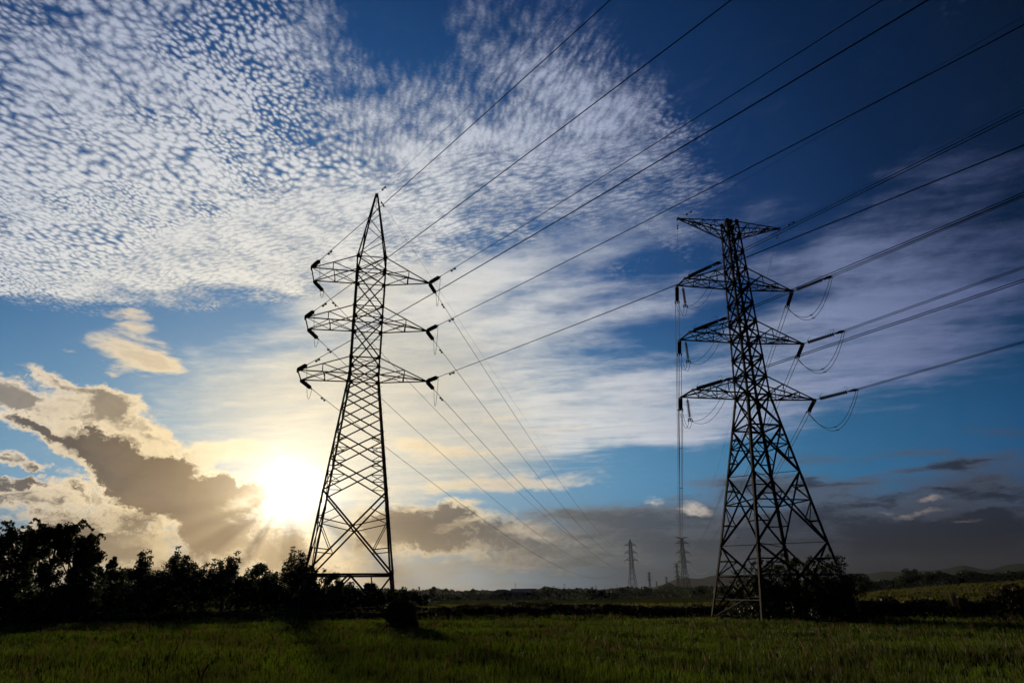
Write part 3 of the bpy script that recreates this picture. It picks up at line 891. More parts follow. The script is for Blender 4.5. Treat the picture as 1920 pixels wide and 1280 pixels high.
for side, key, word in ((-1, 'EL', 'left'), (1, 'ER', 'right')):
    az, b = NEAR_R[key]
    power_line(near_curve(tipT[side], (az, b, .0003), .1, 240, 22), f'thin earth wire leaving the {word} tip of the T-shaped top for the right edge', 'earth wires of the T-topped pylon', .013, dampers=(1.5,), name='earth_wire')
    power_line(catenary(tipT[side], far_pt(FR, 5.0 * side, 41.8), 8.5, 40), f'thin earth wire dropping from the {word} tip of the T-shaped top towards the horizon', 'earth wires of the T-topped pylon', .013, dampers=(1.5,), name='earth_wire')


# ---- pylons on the horizon
def far_pylon(name, x, y, h, label, top='point', arms=3, yaw=FAR_YAW, half=5.0, sz=.24, group='pylons on the horizon', parts=True):
    k_ = h / 41.5
    p = thing(name, (x, y, 0), label, 'pylon', group, yaw)
    prof = [(0, 3.6 * k_), (18.5 * k_, 1.5 * k_), (38 * k_, .95 * k_)] + ([(h, .12)] if top == 'point' else [(h, .7 * k_)])
    w = lambda z: float(np.interp(z, [a for a, _ in prof], [b for _, b in prof]))
    for k in range(4):
        g = Geo()
        for (z0, w0), (z1, w1) in zip(prof, prof[1:]): g.angle(corner(w0, z0, k), corner(w1, z1, k), sz, ref=(CS[k][0], CS[k][1], 0))
        g.obj('leg', M_STEEL, p)
    g = Geo(); zs_ = [0, 5.5, 10.5, 14.5, 18.5, 21, 23.5, 26, 28.5, 31, 33.5, 36, 38.5, 40]
    for a, b_ in zip(zs_, zs_[1:]): panel_x(g, w(a * k_), a * k_, w(b_ * k_), b_ * k_, sz * .6, horiz=a > 18)
    g.obj('body_bracing', M_STEEL, p)
    zz = {3: (36.7, 31.3, 25.8), 2: (35, 28)}[arms] if top == 'point' else (37, 30.3, 23.4)
    for i, z in enumerate(zz):
        for s in (-1, 1):
            crossarm(p, s, w(z * k_), z * k_, w((z + 2.2) * k_), (z + 2.2) * k_, (half + i * .25) * k_, 0.0, sz * .75, n=1)
            gi = Geo(); prof_, l_ = ins_profile(9, .26 * k_, .17)
            t = Vector((s * (half + i * .25) * k_, 0, z * k_)); gi.lathe(t, t - Vector((0, 0, l_)), prof_, 6); gi.obj('insulator_string', M_INS, p)
    if top == 'flat':
        for s in (-1, 1): crossarm(p, s, w(40.3 * k_), 40.3 * k_, w(h - .3), h - .3, 5.0 * k_, 0.0, sz * .75, n=1, drop=1.4)
    return p


far_pylon('pylon', FL[0], FL[1], 41.5, 'small pointed lattice pylon on the horizon, left of the flat-topped small one')
far_pylon('pylon', FR[0], FR[1], 42.0, 'small flat-topped lattice pylon on the horizon beside the T-topped pylon', top='flat', half=5.3)
far_pylon('pylon', 211, 934, 38, 'hazy lattice pylon standing just behind and left of the small flat-topped pylon', top='flat', sz=.32)
far_pylon('pylon', 233, 1248, 38, 'hazy slim pointed pylon farther off, midway between the two small pylons', sz=.36)
far_pylon('pylon', 342, 1629, 36, 'very faint lattice pylon just left of the small flat-topped pylon', top='flat', sz=.4)
far_pylon('pylon', 390, 1990, 34, 'very faint distant pylon right beside the slim pointed one', sz=.45)


def wood_pole(x, y, h, label, bars=1):
    p = thing('utility_pole', (x, y, 0), label, 'utility pole', 'utility poles on the horizon', .3)
    g = Geo(); g.tube([(0, 0, 0), (0, 0, h)], .18, 8, radii=[.22, .14]); g.obj('post', M_BARK, p)
    for i in range(bars):
        g = Geo(); g.bar((-1.3, 0, h - .5 - i * 1.1), (1.3, 0, h - .5 - i * 1.1), .16)
        for q in (-1.15, 0.0, 1.15): g.lathe((q, 0, h - .42 - i * 1.1), (q, 0, h - .1 - i * 1.1), [(0, .05), (.1, .1), (.2, .1), (.3, .04)], 6)
        g.obj('crosspiece', M_BARK, p)
    return p


wood_pole(76, 675, 9.6, 'small utility pole with two crosspieces left of the small pointed pylon', 2)
wood_pole(91, 643, 9.6, 'thin bare-looking pole just left of the small pointed pylon')
wood_pole(1.2, 717, 12.5, 'thin tall pole behind the red-roofed shed')
wood_pole(37.6, 692, 9.8, 'short pole right of the red-roofed shed')
wood_pole(39.5, 571, 9.8, 'thin pole on the hedge line, second right of the red-roofed shed')
power_line(catenary((1.2, 717, 11.5), (76, 675, 9.0), 1.6, 16), 'faint low wire strung along the poles on the horizon', None, .03)
# ------------------------------------------------------------------ ground
rng = np.random.default_rng(7)


def sstep(x, a, b):
    t = np.clip((np.asarray(x, float) - a) / (b - a), 0, 1); return t * t * (3 - 2 * t)


def gz(x, y):
    x = np.asarray(x, float); y = np.asarray(y, float)
    d = np.hypot(x, y); az = np.degrees(np.arctan2(x, y))
    z = 6.4 * sstep(d, 130, 430) * sstep(az, 20, 36)
    z = z + 1.0 * sstep(d, 110, 200) * sstep(az, -22, -34)
    z = z + 0.10 * np.sin(x * .21 + 1.3) * np.sin(y * .17 + .4) * sstep(d, 20, 60)
    z = z + 0.45 * np.exp(-((d - 85) / 2.2) ** 2) * (0.7 + .3 * np.sin(x * .13))
    z = z + 0.35 * np.exp(-((d - 118) / 2.5) ** 2) * (0.7 + .3 * np.sin(x * .09 + 2))
    return z


M_GROUND = material('field_soil_and_grass', (0.045, 0.058, 0.014), 0.95, color2=(0.040, 0.030, 0.016), scale=0.09, bump=0.6, spec=0.0)
ds = np.concatenate([[0.0], np.linspace(4, 76, 19), np.linspace(78, 130, 40), np.geomspace(134, 3300, 40)])
angs = np.radians(np.concatenate([np.linspace(-60, 60, 161), np.linspace(66, 294, 39)]))
V = [[0, 0, float(gz(0, 1))]]
for d in ds[1:]:
    xs_, ys_ = np.sin(angs) * d, np.cos(angs) * d
    V += list(np.stack([xs_, ys_, gz(xs_, ys_)], 1))
na = len(angs); F = []
for k in range(na): F.append((0, 1 + (k + 1) % na, 1 + k))
for i in range(len(ds) - 2):
    for k in range(na):
        a = 1 + i * na; b = a + na; k2 = (k + 1) % na
        F.append((a + k, a + k2, b + k2, b + k))
ground = meshobj('ground', V, F, M_GROUND, smooth=True)
tag(ground, kind='structure')

# pale dirt track beyond the field on the left
M_DIRT = material('dry_track_dirt', (0.20, 0.13, 0.09), 0.95, color2=(0.12, 0.08, 0.05), scale=0.5)
pts = [(xy_at(px, dd)) for px, dd in ((120, 97), (230, 96.5), (300, 97.5), (400, 97.5), (520, 99), (640, 101), (760, 104))]
vv = []; ff = []
for i, (x, y) in enumerate(pts):
    for s in (-.9, -.3, .3, .9):
        yy = y + s * (1.5 if i < 3 else .9); vv.append((x, yy, float(gz(x, yy)) + .05 + .02 * math.sin(i * 2 + s)))
for i in range(len(pts) - 1):
    for j in range(3): a = i * 4 + j; ff.append((a, a + 4, a + 5, a + 1))
tag(meshobj('dirt_track', vv, ff, M_DIRT, smooth=True), kind='structure')

# hills far off
M_HILL = material('wooded_hill', (0.03, 0.04, 0.03), 1.0, color2=(0.02, 0.03, 0.02), scale=0.002, spec=0.0)


def hills(name, prof, dist, depth, seed):
    r = np.random.default_rng(seed); pxs = np.linspace(prof[0][0], prof[-1][0], 90)
    hh = np.interp(pxs, [p[0] for p in prof], [p[1] for p in prof]) + np.convolve(r.normal(0, 5.0, 90), [.1, .25, .3, .25, .1], 'same')
    vv, ff = [], []
    for px, yy in zip(pxs, hh):
        for t, f in ((-1, 0), (-.5, .5), (-.15, .93), (0, 1.0), (.4, .8), (1, 0)):
            dd = dist + depth * t; x, y = xy_at(px, dd)
            z = max(0, z_at(px, yy, dist)) * f * (1 + .05 * math.sin(px * .05 + t * 9)); vv.append((x, y, z - 1))
    for i in range(len(pxs) - 1):
        for j in range(5): a = i * 6 + j; ff.append((a, a + 6, a + 7, a + 1))
    tag(meshobj(name, vv, ff, M_HILL, smooth=True), kind='structure')


hills('hills', [(1200, 1108), (1290, 1084), (1340, 1076), (1450, 1084), (1600, 1080), (1680, 1074), (1760, 1066), (1820, 1058), (1870, 1066), (1930, 1058), (2050, 1062), (2300, 1090)], 2700, 400, 3)
hills('hills', [(-300, 1100), (200, 1098), (500, 1102), (900, 1106), (1300, 1108)], 2500, 350, 5)

# ------------------------------------------------------------------ foliage
M_LEAF = material('tree_leaves', (0.030, 0.048, 0.012), 0.55, color2=(0.018, 0.028, 0.008), scale=0.45, translucent=0.3, spec=0.08)
M_LEAF2 = material('shrub_leaves', (0.032, 0.050, 0.014), 0.55, color2=(0.018, 0.028, 0.010), scale=0.8, translucent=0.22, spec=0.08)
M_WEED = material('bank_weeds', (0.045, 0.050, 0.014), 0.7, color2=(0.050, 0.026, 0.014), scale=0.35, translucent=0.2, spec=0.2)
M_GRASS = material('young_rice_blades', (0.066, 0.104, 0.006), 0.6, color2=(0.034, 0.036, 0.008), scale=0.16, translucent=0.55, spec=0.15)
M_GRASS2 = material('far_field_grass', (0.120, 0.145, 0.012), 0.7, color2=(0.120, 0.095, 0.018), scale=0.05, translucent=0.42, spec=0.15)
M_PALE = material('dry_plume_grass', (0.42, 0.38, 0.24), 0.8, translucent=0.4)


def leaf_quads(C, size, r, flat=0.0):
    """a small leaf-shaped quad at each point, random attitude"""
    n = len(C)
    a = r.normal(size=(n, 3)); a /= np.linalg.norm(a, axis=1)[:, None]
    b = r.normal(size=(n, 3)); b -= (a * b).sum(1)[:, None] * a; b /= np.linalg.norm(b, axis=1)[:, None]
    s = (size * r.uniform(.6, 1.35, n))[:, None]
    V = np.stack([C - a * s, C + b * s * .45, C + a * s, C - b * s * .45], 1).reshape(-1, 3)
    return V, np.arange(4 * n).reshape(n, 4)


def clump_points(centers, radii, n, r, shell=.45):
    w = np.array(radii) ** 2; k = r.choice(len(centers), n, p=w / w.sum())
    d = r.normal(size=(n, 3)); d /= np.linalg.norm(d, axis=1)[:, None]
    t = r.uniform(0, 1, n) ** shell
    return np.array(centers)[k] + d * (np.array(radii)[k] * t)[:, None]


def tree(px, dist, top, width, label, style='round', n=1500, leaf=.30, seed=0, name='tree', group=None, base=None, trunk=True, cat='tree'):
    """top: photograph row of the crown's top; width in photograph pixels"""
    r = np.random.default_rng(seed + 100)
    x, y = xy_at(px, dist); zb = float(gz(x, y))
    h = z_at(px, top, dist) - zb; w = width * dist / FPX * 1.04
    root = thing(name, (x, y, zb), label, cat, group)
    cs, rs = [], []
    if style == 'round':
        nb = 26
        for _ in range(nb):
            a = r.uniform(0, 6.283); u = r.uniform(-1, 1); q = math.sqrt(1 - u * u) * r.uniform(.5, 1)
            cs.append((q * math.cos(a) * w * .40, q * math.sin(a) * w * .40, h * .60 + u * h * .30)); rs.append(r.uniform(.10, .17) * max(w, h * .6))
    elif style == 'open':                      # separate upright sprays with gaps between
        for i in range(15):
            a = r.uniform(0, 6.283); q = r.uniform(.15, 1) ** .8; z0 = h * r.uniform(.22, .45)
            zt2 = h * (1.0 - .42 * q * r.uniform(.5, 1.1)) if i else h
            for t in np.linspace(.15, 1, 6):
                bow = math.sin(t * 1.5)
                cs.append((math.cos(a) * w * .46 * q * bow + r.normal(0, .02 * w), math.sin(a) * w * .46 * q * bow, z0 + (zt2 - z0) * t)); rs.append(h * r.uniform(.055, .09) * (1.15 - .25 * t))
    elif style == 'airy':
        for i in range(24):
            a = r.uniform(0, 6.283); u = r.uniform(0, 1); q = r.uniform(.3, 1)
            cs.append((math.cos(a) * w * .48 * q, math.sin(a) * w * .48 * q, h * (.55 + .42 * u * (1 - .4 * q)))); rs.append(r.uniform(.05, .085) * w)
    elif style == 'mass':                      # tall thicket, leafy to the ground, plumes leaning out at the top
        for i in range(60):
            a = r.uniform(0, 6.283); u = r.uniform(0, 1) ** .8; q = r.uniform(.2, 1) * (1 - .45 * u ** 3)
            cs.append((math.cos(a) * w * .48 * q, math.sin(a) * w * .35 * q, h * .93 * u)); rs.append(r.uniform(.07, .12) * w)
        for i in range(12):
            a = r.uniform(0, 6.283); L = r.uniform(.12, .30) * w; z0 = h * r.uniform(.72, .92); c0 = (math.cos(a) * w * .25, math.sin(a) * w * .2)
            for t in np.linspace(0, 1, 6):
                cs.append((c0[0] + math.cos(a) * L * t, c0[1] + math.sin(a) * L * t, min(h, z0 + h * .13 * (math.sin(2.2 * t)) - h * .04 * t))); rs.append(.035 * w * (1.2 - .6 * t))
    elif style == 'low':
        for i in range(34):
            a = r.uniform(0, 6.283); q = r.uniform(0, 1) ** .6
            cs.append((math.cos(a) * w * .46 * q, math.sin(a) * w * .3 * q, h * r.uniform(.12, .86) * (1 - .35 * q))); rs.append(r.uniform(.16, .26) * h)
    n = int(n * 1.7); leaf = leaf * .82
    C = clump_points(cs, rs, n, r)
    C = C[(C[:, 2] > .05)]
    C[:, 2] = np.minimum(C[:, 2], h * 1.02)
    V, F = leaf_quads(C, leaf, r)
    meshnp('crown', V, F, M_LEAF, root)
    g = Geo()
    if trunk:
        tr = max(.12, h * .022)
        g.tube([(0, 0, -.3), (.05 * w * r.uniform(-.3, .3), 0, h * .3), (.1 * w * r.uniform(-.3, .3), 0, h * .62)], tr, 8, radii=[tr * 1.3, tr, tr * .6])
        for i in r.choice(len(cs), min(14, len(cs)), replace=False):
            c = Vector(cs[i])
            if c.z < h * .3: continue
            s = Vector((0, 0, min(h * .55, c.z * .6))); m = s.lerp(c, .5) + Vector((0, 0, -.03 * h))
            g.tube([s, m, c], .05, 5, radii=[tr * .5, tr * .3, tr * .12])
        g.obj('trunk', M_BARK, root)
    return root


GL = 'trees along the left field edge'
trees = [
    (-40, 88, 1000, 120, 'mass', 5200, .22, 'dense dark thicket cut by the left frame edge', 'thicket', 'thicket'),
    (22, 90, 979, 78, 'mass', 5200, .20, 'dark bushy tree at the far left with two rounded tops', 'tree', 'tree'),
    (86, 84, 974, 104, 'mass', 9000, .20, 'tallest dark leafy mass at the far left', 'tree', 'tree'),
    (128, 82, 996, 84, 'mass', 5200, .20, 'dark bamboo-like clump with drooping plumes right of the tallest mass', 'bamboo_clump', 'bamboo'),
    (150, 86, 1026, 66, 'mass', 3600, .20, 'rounded dark tree below the drooping plumes', 'tree', 'tree'),
    (189, 96, 1027, 46, 'airy', 1300, .22, 'slender airy tree with see-through crown', 'tree', 'tree'),
    (208, 98, 1062, 56, 'round', 1500, .24, 'low pale-leaved tree right of the airy one', 'tree', 'tree'),
    (238, 116, 1060, 48, 'round', 1400, .26, 'low dark tree left of the first tufted tree', 'tree', 'tree'),
    (261, 120, 1031, 46, 'open', 2000, .25, 'tufted tree with three upright sprays, first from the left', 'tree', 'tree'),
    (288, 122, 1066, 46, 'round', 1300, .26, 'low rounded tree between the two tufted trees', 'tree', 'tree'),
    (326, 120, 1028, 58, 'open', 2600, .25, 'second and broadest tufted tree with gaps in its crown', 'tree', 'tree'),
    (352, 124, 1050, 42, 'round', 1500, .26, 'rounded shoulder tree right of the broadest tufted tree', 'tree', 'tree'),
    (382, 122, 1049, 30, 'open', 1500, .25, 'narrow tree with a ragged tip left of the oval one', 'tree', 'tree'),
    (419, 120, 1036, 44, 'open', 2600, .25, 'upright oval tree standing clear of its neighbours', 'tree', 'tree'),
    (446, 126, 1075, 50, 'round', 1300, .26, 'low tree filling the gap right of the oval one', 'tree', 'tree'),
    (484, 122, 1056, 66, 'round', 2400, .26, 'broad flat-topped tree right below the sun', 'tree', 'tree'),
    (520, 126, 1066, 44, 'round', 1300, .26, 'low tree tucked left of the tall round tree', 'tree', 'tree'),
    (548, 118, 1028, 54, 'open', 3000, .25, 'tall round tree just left of the pointed pylon', 'tree', 'tree'),
    (592, 124, 1062, 56, 'open', 2000, .26, 'ragged tree seen between the legs of the pointed pylon', 'tree', 'tree'),
    (624, 128, 1070, 44, 'round', 1400, .26, 'low tree right of the ragged one inside the pylon', 'tree', 'tree'),
    (656, 150, 1092, 46, 'round', 1300, .28, 'small tree left of the dome-shaped one', 'tree', 'tree'),
    (696, 165, 1092, 38, 'round', 1700, .30, 'dome-shaped dark tree framed by the pylon foot', 'tree', 'tree'),
    (732, 175, 1103, 34, 'round', 900, .30, 'small tree behind the right leg of the pointed pylon', 'tree', 'tree'),
    (758, 190, 1100, 26, 'open', 900, .30, 'small pointed tree right of the pointed pylon', 'tree', 'tree'),
    (777, 195, 1101, 28, 'open', 900, .30, 'small feathery tree, second right of the pointed pylon', 'tree', 'tree'),
    (812, 340, 1098, 16, 'round', 500, .50, 'faint round tree on the horizon, left of the pair', 'tree', 'tree'),
    (835, 350, 1102, 14, 'round', 400, .50, 'faint round tree on the horizon, right of the pair', 'tree', 'tree'),
    (887, 360, 1103, 13, 'round', 400, .50, 'faint small tree left of the red-roofed shed', 'tree', 'tree'),
    (1712, 400, 1066, 36, 'round', 1500, .55, 'left of two round dark trees on the right horizon', 'tree', 'tree'),
    (1742, 410, 1069, 34, 'round', 1300, .55, 'right of two round dark trees on the right horizon', 'tree', 'tree'),
    (1612, 240, 1076, 56, 'round', 1900, .36, 'dark tree peeping out right of the big bush', 'tree', 'tree'),
    (1022, 332, 1103, 20, 'round', 500, .5, 'small rounded tree right of the red-roofed shed', 'tree', 'tree'),
    (1112, 330, 1101, 26, 'open', 600, .5, 'ragged small tree left of the small pointed pylon', 'tree', 'tree'),
    (1208, 400, 1100, 34, 'round', 700, .6, 'low rounded tree right of the small pointed pylon', 'tree', 'tree'),
    (1312, 330, 1098, 30, 'round', 700, .5, 'low rounded tree right of the small flat-topped pylon', 'tree', 'tree'),
    (1835, 440, 1085, 40, 'round', 800, .6, 'broad low tree on the right horizon above the reddish weeds', 'tree', 'tree'),
    (1365, 240, 1098, 50, 'round', 1200, .36, 'low dark tree behind the left foot of the T-topped pylon', 'tree', 'tree'),
]
for i, (px, dist, top, wd, st, n, lf, label, nm, cat) in enumerate(trees):
    tree(px, dist, top, wd, label, st, n, lf, seed=i * 7, name=nm, cat=cat, group=GL if px < 800 and cat == 'tree' else ('trees on the horizon' if cat == 'tree' else None))


def leafy_band(name, label, pts, dens, leaf, mat, seed, depth=3.0, clump=1.0, kind='stuff', cat=None):
    """pts: (photo px, distance, height) along a hedge or bank; one mass of leaves nobody could count"""
    r = np.random.default_rng(seed)
    pxs = np.array([p[0] for p in pts]); dd = np.array([p[1] for p in pts]); hh = np.array([p[2] for p in pts])
    x0, y0 = np.array([xy_at(a, b) for a, b, _ in pts]).T
    L = np.concatenate([[0], np.cumsum(np.hypot(np.diff(x0), np.diff(y0)))])
    n = int(L[-1] * dens)
    s = r.uniform(0, L[-1], n)
    x = np.interp(s, L, x0); y = np.interp(s, L, y0); h = np.interp(s, L, hh)
    k = np.arange(0, L[-1] + 1, clump); bump = np.interp(s, k, r.uniform(.55, 1.12, len(k)))
    k2 = np.arange(0, L[-1] + 1, clump * .35); bump *= np.interp(s, k2, r.uniform(.8, 1.1, len(k2)))
    off = r.normal(0, .4, n) * depth
    prof = np.clip(1 - (np.abs(off) / (depth * 1.3)) ** 2, .15, 1)
    x = x + off * .2; y = y + off
    z = gz(x, y) + h * bump * prof * r.uniform(0, 1, n) ** .6
    V, F = leaf_quads(np.stack([x, y, z], 1), leaf, r)
    o = meshnp(name, V, F, mat)
    return tag(o, label, cat, None, kind)


leafy_band('undergrowth', 'dark undergrowth filling in below the left-hand trees', [(-160, 92, 5), (60, 90, 4.5), (180, 98, 3.6), (300, 122, 6.0), (480, 126, 6.2), (560, 126, 6.0), (640, 140, 4.2), (720, 170, 3.2), (800, 200, 2.6)], 420, .33, M_LEAF, 21, 3.5, 2.5)
leafy_band('hedgerow', 'distant low hedgerow across the middle of the horizon', [(640, 260, 3.5), (760, 300, 4.0), (800, 320, 3.4), (900, 340, 3.6), (960, 350, 3.6), (1060, 330, 5.4), (1110, 330, 4.0), (1180, 420, 6), (1260, 420, 5.5), (1340, 330, 5.4), (1420, 300, 5.0), (1520, 300, 5.0)], 60, .55, M_LEAF, 22, 6, 5)
leafy_band('woodland', 'distant dark woodland along the right horizon', [(1560, 420, 6), (1660, 430, 6.0), (1760, 440, 8), (1850, 430, 6), (1960, 440, 6.5), (2100, 440, 7)], 90, .6, M_LEAF, 23, 8, 7)
leafy_band('woodland', 'very distant hazy tree belt behind the middle hedgerow', [(700, 900, 12), (900, 950, 9), (1100, 900, 10), (1300, 900, 14), (1500, 950, 10), (1700, 1000, 10)], 26, 1.6, M_LEAF, 29, 14, 16)
leafy_band('weeds', 'dark weedy bank along the far side of the grass field', [(-160, 84, 1.2), (60, 84, 1.1), (120, 86, 1.3), (240, 86, .7), (420, 85, .6), (640, 84, .75), (760, 84, 1.2), (1000, 84, 1.3), (1300, 83, 1.3), (1600, 82, 1.7), (1680, 83, 2.0)], 480, .15, M_WEED, 24, 1.6, 1.2)
leafy_band('weeds', 'tall reddish weeds rising on the bank towards the right edge', [(1560, 84, 1.9), (1640, 84, 1.9), (1720, 83, 1.9), (1780, 82, 2.1), (1850, 81, 2.4), (1920, 80, 3.1), (2060, 78, 3.6)], 700, .16, M_WEED, 25, 2.0, 1.3)
leafy_band('weeds', 'second thin line of weeds on the dyke beyond the field', [(200, 118, .6), (560, 119, .6), (800, 118, .7), (1060, 116, 1.2), (1200, 117, .8), (1500, 117, .9)], 150, .2, M_WEED, 26, 1.6, 1.5)

# ---- shrubs
def shrub(px, dist, top, width, label, n, leaf, seed, sprays=14, name='shrub', squash=1.0, depth=.8):
    r = np.random.default_rng(seed)
    x, y = xy_at(px, dist); zb = float(gz(x, y)); h = z_at(px, top, dist) - zb; w = width * dist / FPX
    root = thing(name, (x, y, zb), label, 'shrub')
    cs, rs = [], []
    for i in range(46):
        a = r.uniform(0, 6.283); q = r.uniform(0, 1) ** .55
        cs.append((math.cos(a) * w * .45 * q, math.sin(a) * w * .45 * depth * q, h * r.uniform(.08, .80) * (1 - .25 * q * q))); rs.append(r.uniform(.13, .2) * h)
    g = Geo()
    for i in range(sprays):
        a = r.uniform(0, 6.283); lean = r.uniform(.1, .5) * w * .6; z0 = h * r.uniform(.5, .75)
        c0 = Vector((math.cos(a) * w * .28 * r.uniform(0, 1), math.sin(a) * w * .25, z0))
        pr = [c0 + Vector((math.cos(a) * lean * t, math.sin(a) * lean * t, h * .34 * math.sin(t * 2.1) * r.uniform(.7, 1.0))) for t in (0, .25, .5, .75, 1)]
        g.tube([Vector((0, 0, 0)).lerp(c0, .4)] + pr, .03, 4, radii=[.06, .05, .035, .025, .018, .01])
        for p in pr[1:]: cs.append(tuple(p)); rs.append(.045 * h)
    for i in range(9):
        a = r.uniform(0, 6.283); g.tube([(0, 0, -.1), (math.cos(a) * w * .2, math.sin(a) * w * .15, h * .5), (math.cos(a) * w * .35, math.sin(a) * w * .25, h * .75)], .06, 5, radii=[.09, .06, .02])
    g.obj('stems', M_BARK, root)
    C = clump_points(cs, rs, n, r); C = C[C[:, 2] > .02]
    V, F = leaf_quads(C, leaf, r); meshnp('foliage', V, F, M_LEAF2, root)
    return root


shrub(1498, 75, 1047, 190, 'big dark bush swallowing the right-hand feet of the T-topped pylon', 15000, .13, 3, sprays=26, depth=.45)
shrub(1572, 72, 1052, 62, 'leaning leafy bush at the right end of the big one, its sprays arching over', 4500, .13, 9, sprays=16)
shrub(1402, 77, 1066, 90, 'thin twiggy bush left of the big one, between two pylon legs', 3200, .11, 11, sprays=16)
shrub(753, 58.5, 1114, 58, 'dark upright bush wrapped round the right foot of the pointed pylon', 8500, .09, 4, sprays=8)
shrub(735, 57, 1165, 60, 'low weeds spreading left of the upright bush', 1500, .08, 14, sprays=8)
shrub(560, 59, 1172, 44, 'low straggly weeds round the left foot of the pointed pylon', 1100, .08, 5, sprays=12)
shrub(1390, 70, 1150, 110, 'knee-high dark weeds between the visible feet of the T-topped pylon', 3500, .09, 6, sprays=12)
shrub(225, 92, 1137, 52, 'rounded yellow-green bush on the left bank, right of two', 1600, .13, 7, sprays=5)
shrub(180, 93, 1139, 60, 'rounded yellow-green bush on the left bank, left of two', 1600, .13, 8, sprays=5)
shrub(262, 100, 1143, 44, 'small dark bush where the dirt track begins', 900, .13, 12, sprays=4)

x, y = xy_at(1786, 79); g = Geo(); r = np.random.default_rng(3)
for i in range(60):
    a = r.uniform(0, 6.28); l = r.uniform(.2, .5)
    p0 = Vector((r.normal(0, .16), r.normal(0, .1), 0)); top_ = p0 + Vector((math.cos(a) * l * .6, math.sin(a) * l * .5, r.uniform(.9, 1.5)))
    g.tube([p0, p0.lerp(top_, .5) + Vector((0, 0, .1)), top_], .012, 3, radii=[.012, .03, .006])
pt = g.obj('plume_grass', M_PALE); pt.location = (x, y, float(gz(x, y)) + 1.2)
tag(pt, 'pale dry plume of grass catching light above the right-hand weeds', 'grass tuft')

# ---- grass of the near field and the strips beyond
def blades(name, label, n, d0, d1, a0, a1, hgt, wid, mat, seed, pw=1.1, keep=None):
    r = np.random.default_rng(seed)
    d = d0 + (d1 - d0) * r.uniform(0, 1, n) ** pw; a = np.radians(r.uniform(a0, a1, n))
    x, y = np.sin(a) * d, np.cos(a) * d
    # gather in tufts
    k = np.arange(n) // 7 * 7
    x = x[k] + r.normal(0, .07, n); y = y[k] + r.normal(0, .07, n)
    d = np.hypot(x, y)
    pat = (np.sin(x * .35 + 2 * np.sin(y * .22)) + np.sin(y * .5 + 1.7 * np.sin(x * .18 + 1)) + np.sin(x * 1.1 + y * .7) + 1.4 * np.sin(y * .42 + .6 * np.sin(x * .12))) / 3.6
    h = hgt * (1 + .42 * pat) * r.uniform(.55, 1.2, n)
    w = wid * (d / d0) ** .8 * r.uniform(.7, 1.3, n)
    t = r.uniform(0, 6.283, n); lean = r.uniform(.05, .45, n) * h; ta = r.uniform(0, 6.283, n)
    z = gz(x, y) - .02
    wx, wy = np.cos(t) * w / 2, np.sin(t) * w / 2
    lx, ly = np.cos(ta) * lean, np.sin(ta) * lean
    A = np.stack([x - wx, y - wy, z], 1); B = np.stack([x + wx, y + wy, z], 1)
    Cm = np.stack([x + wx * .8 + lx * .4, y + wy * .8 + ly * .4, z + h * .6], 1)
    Dm = np.stack([x - wx * .5 + lx * .4, y - wy * .5 + ly * .4, z + h * .6], 1)
    T = np.stack([x + lx, y + ly, z + h], 1)
    V = np.stack([A, B, Cm, T, Dm], 1).reshape(-1, 3)
    F = np.arange(5 * n).reshape(n, 5)
    return tag(meshnp(name, V, F, mat), label, None, None, 'stuff')


blades('grass', 'knee-high green grass of the near field', 210000, 19, 83, -44, 44, .40, .021, M_GRASS, 31)
blades('grass', 'lit grass strips beyond the weedy bank', 60000, 88, 190, -42, 42, .40, .05, M_GRASS2, 32, pw=.9)
blades('grass', 'grass on the gently rising field at the far right', 40000, 140, 430, 20, 46, .6, .09, M_GRASS2, 33, pw=.8)

M_SEED = material('dry_seed_heads', (0.11, 0.075, 0.035), 0.8, color2=(0.07, 0.04, 0.02), scale=0.3, translucent=0.35, spec=0.05)
blades('weeds', 'scattered taller brownish weeds in the near field', 5000, 25, 80, -42, 42, .66, .022, M_SEED, 41)

# ---- farm sheds on the horizon
M_REDROOF = material('red_sheet_roof', (0.22, 0.035, 0.03), 0.6, color2=(0.14, 0.03, 0.025), scale=.6)
M_SHED = material('shed_wall', (0.16, 0.12, 0.10), 0.85, color2=(0.10, 0.08, 0.07), scale=.8)
M_GREYROOF = material('grey_sheet_roof', (0.14, 0.15, 0.19), 0.5, color2=(0.09, 0.10, 0.13), scale=.5)
x, y = xy_at(982, 345)
s = thing('shed', (x, y, 0), 'long low shed with a red roof on the horizon', 'shed')
g = Geo(); g.bar((-5.6, 0, 1.7), (5.6, 0, 1.7), 6, 3.5, ref=(0, 1, 0)); g.obj('wall', M_SHED, s)
g = Geo(); g.add([(-6, -3.6, 3.46), (6, -3.6, 3.46), (6, 0, 5.0), (-6, 0, 5.0), (-6, 3.6, 3.46), (6, 3.6, 3.46), (-6, -3.6, 3.34), (6, -3.6, 3.34), (6, 3.6, 3.34), (-6, 3.6, 3.34)],
                 [(0, 1, 2, 3), (3, 2, 5, 4), (6, 9, 8, 7), (0, 6, 7, 1), (4, 5, 8, 9), (0, 3, 4), (1, 5, 2), (0, 4, 9, 6), (1, 7, 8, 5)]); g.obj('roof', M_REDROOF, s)
for q in (-3.5, 0, 3.5):
    g = Geo(); g.bar((q - .7, -3.02, 1.6), (q + .7, -3.02, 1.6), .05, 1.3, ref=(0, 1, 0)); g.obj('window', M_INS, s)
x, y = xy_at(942, 352)
s = thing('shed', (x, y, 0), 'shed with a low arched grey roof left of the red-roofed one', 'shed')
g = Geo(); g.bar((-4.6, 0, 1.4), (4.6, 0, 1.4), 6, 2.9, ref=(0, 1, 0)); g.obj('wall', M_SHED, s)
g = Geo(); vs = []
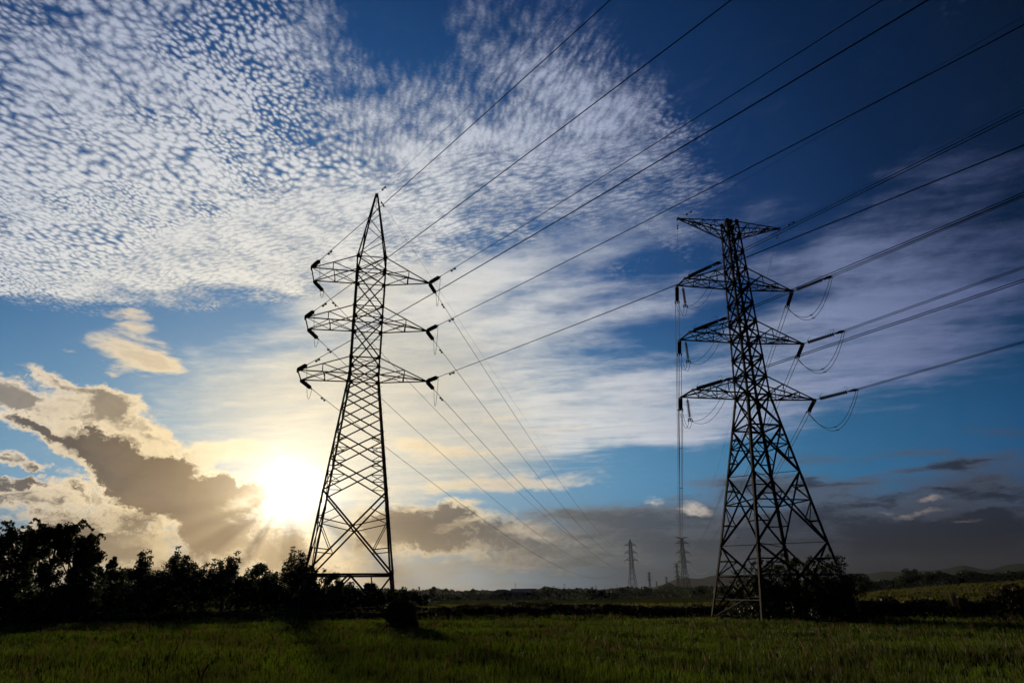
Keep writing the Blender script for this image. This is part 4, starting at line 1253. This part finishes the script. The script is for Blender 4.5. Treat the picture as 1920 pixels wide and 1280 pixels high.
for yy in (-3.3, 3.3):
    for k in range(13):
        a = math.pi * k / 12; vs.append((-5.2 * math.cos(a), yy, 2.8 + 2.0 * math.sin(a)))
g.add(vs, [(k, k + 1, k + 14, k + 13) for k in range(12)] + [tuple(range(12, -1, -1)), tuple(range(13, 26))]); g.obj('roof', M_GREYROOF, s)

# ---- two birds far off
M_BIRD = material('dark_feathers', (0.03, 0.028, 0.026), 0.8)
for px, py, lab in ((1340, 978, 'tiny dark bird gliding, the higher of two left of the T-topped pylon'), (1319, 1016, 'tiny dark bird gliding, the lower of two left of the T-topped pylon')):
    d = ray(px, py); p = Vector((0, 0, CAM_H)) + d * 170
    g = Geo()
    g.lathe((-.28, 0, 0), (.34, 0, 0), [(0, .02), (.1, .06), (.3, .09), (.45, .06), (.52, .05), (.6, .02)], 8)
    for s in (-1, 1): g.add([(.12, 0, .03), (.10, s * .3, .12), (-.02, s * .62, .05), (-.12, s * .3, .09), (-.10, 0, .02), (.12, 0, 0), (-.10, 0, 0), (.0, s * .3, .085)], [(0, 1, 3, 4), (1, 2, 3), (5, 6, 7), (0, 5, 7, 1), (4, 3, 7, 6), (1, 7, 2), (3, 2, 7)])
    b = g.obj('bird', M_BIRD); b.location = p; b.rotation_euler = (.2, 0, 1.2); tag(b, lab, 'bird', 'birds')

# ------------------------------------------------------------------ evening air
M_HAZE = bpy.data.materials.new('haze'); M_HAZE.use_nodes = True
T = Nodes(M_HAZE.node_tree); T.n.clear()
pv = T.n.new('ShaderNodeVolumePrincipled')
pv.inputs['Color'].default_value = (0.72, 0.78, 0.86, 1)
pv.inputs['Density'].default_value = 0.000022
pv.inputs['Anisotropy'].default_value = 0.5
ho = T.n.new('ShaderNodeOutputMaterial'); T.l.new(pv.outputs[0], ho.inputs['Volume'])
S_, Z0, Z1 = 3400.0, -2.0, 150.0
hz_o = meshobj('haze', [(sx * S_, sy * S_, z) for z in (Z0, Z1) for sx, sy in ((-1, -1), (1, -1), (1, 1), (-1, 1))],
               [(3, 2, 1, 0), (4, 5, 6, 7), (0, 1, 5, 4), (1, 2, 6, 5), (2, 3, 7, 6), (3, 0, 4, 7)], M_HAZE)
tag(hz_o, 'thin evening haze over the fields', kind='stuff')
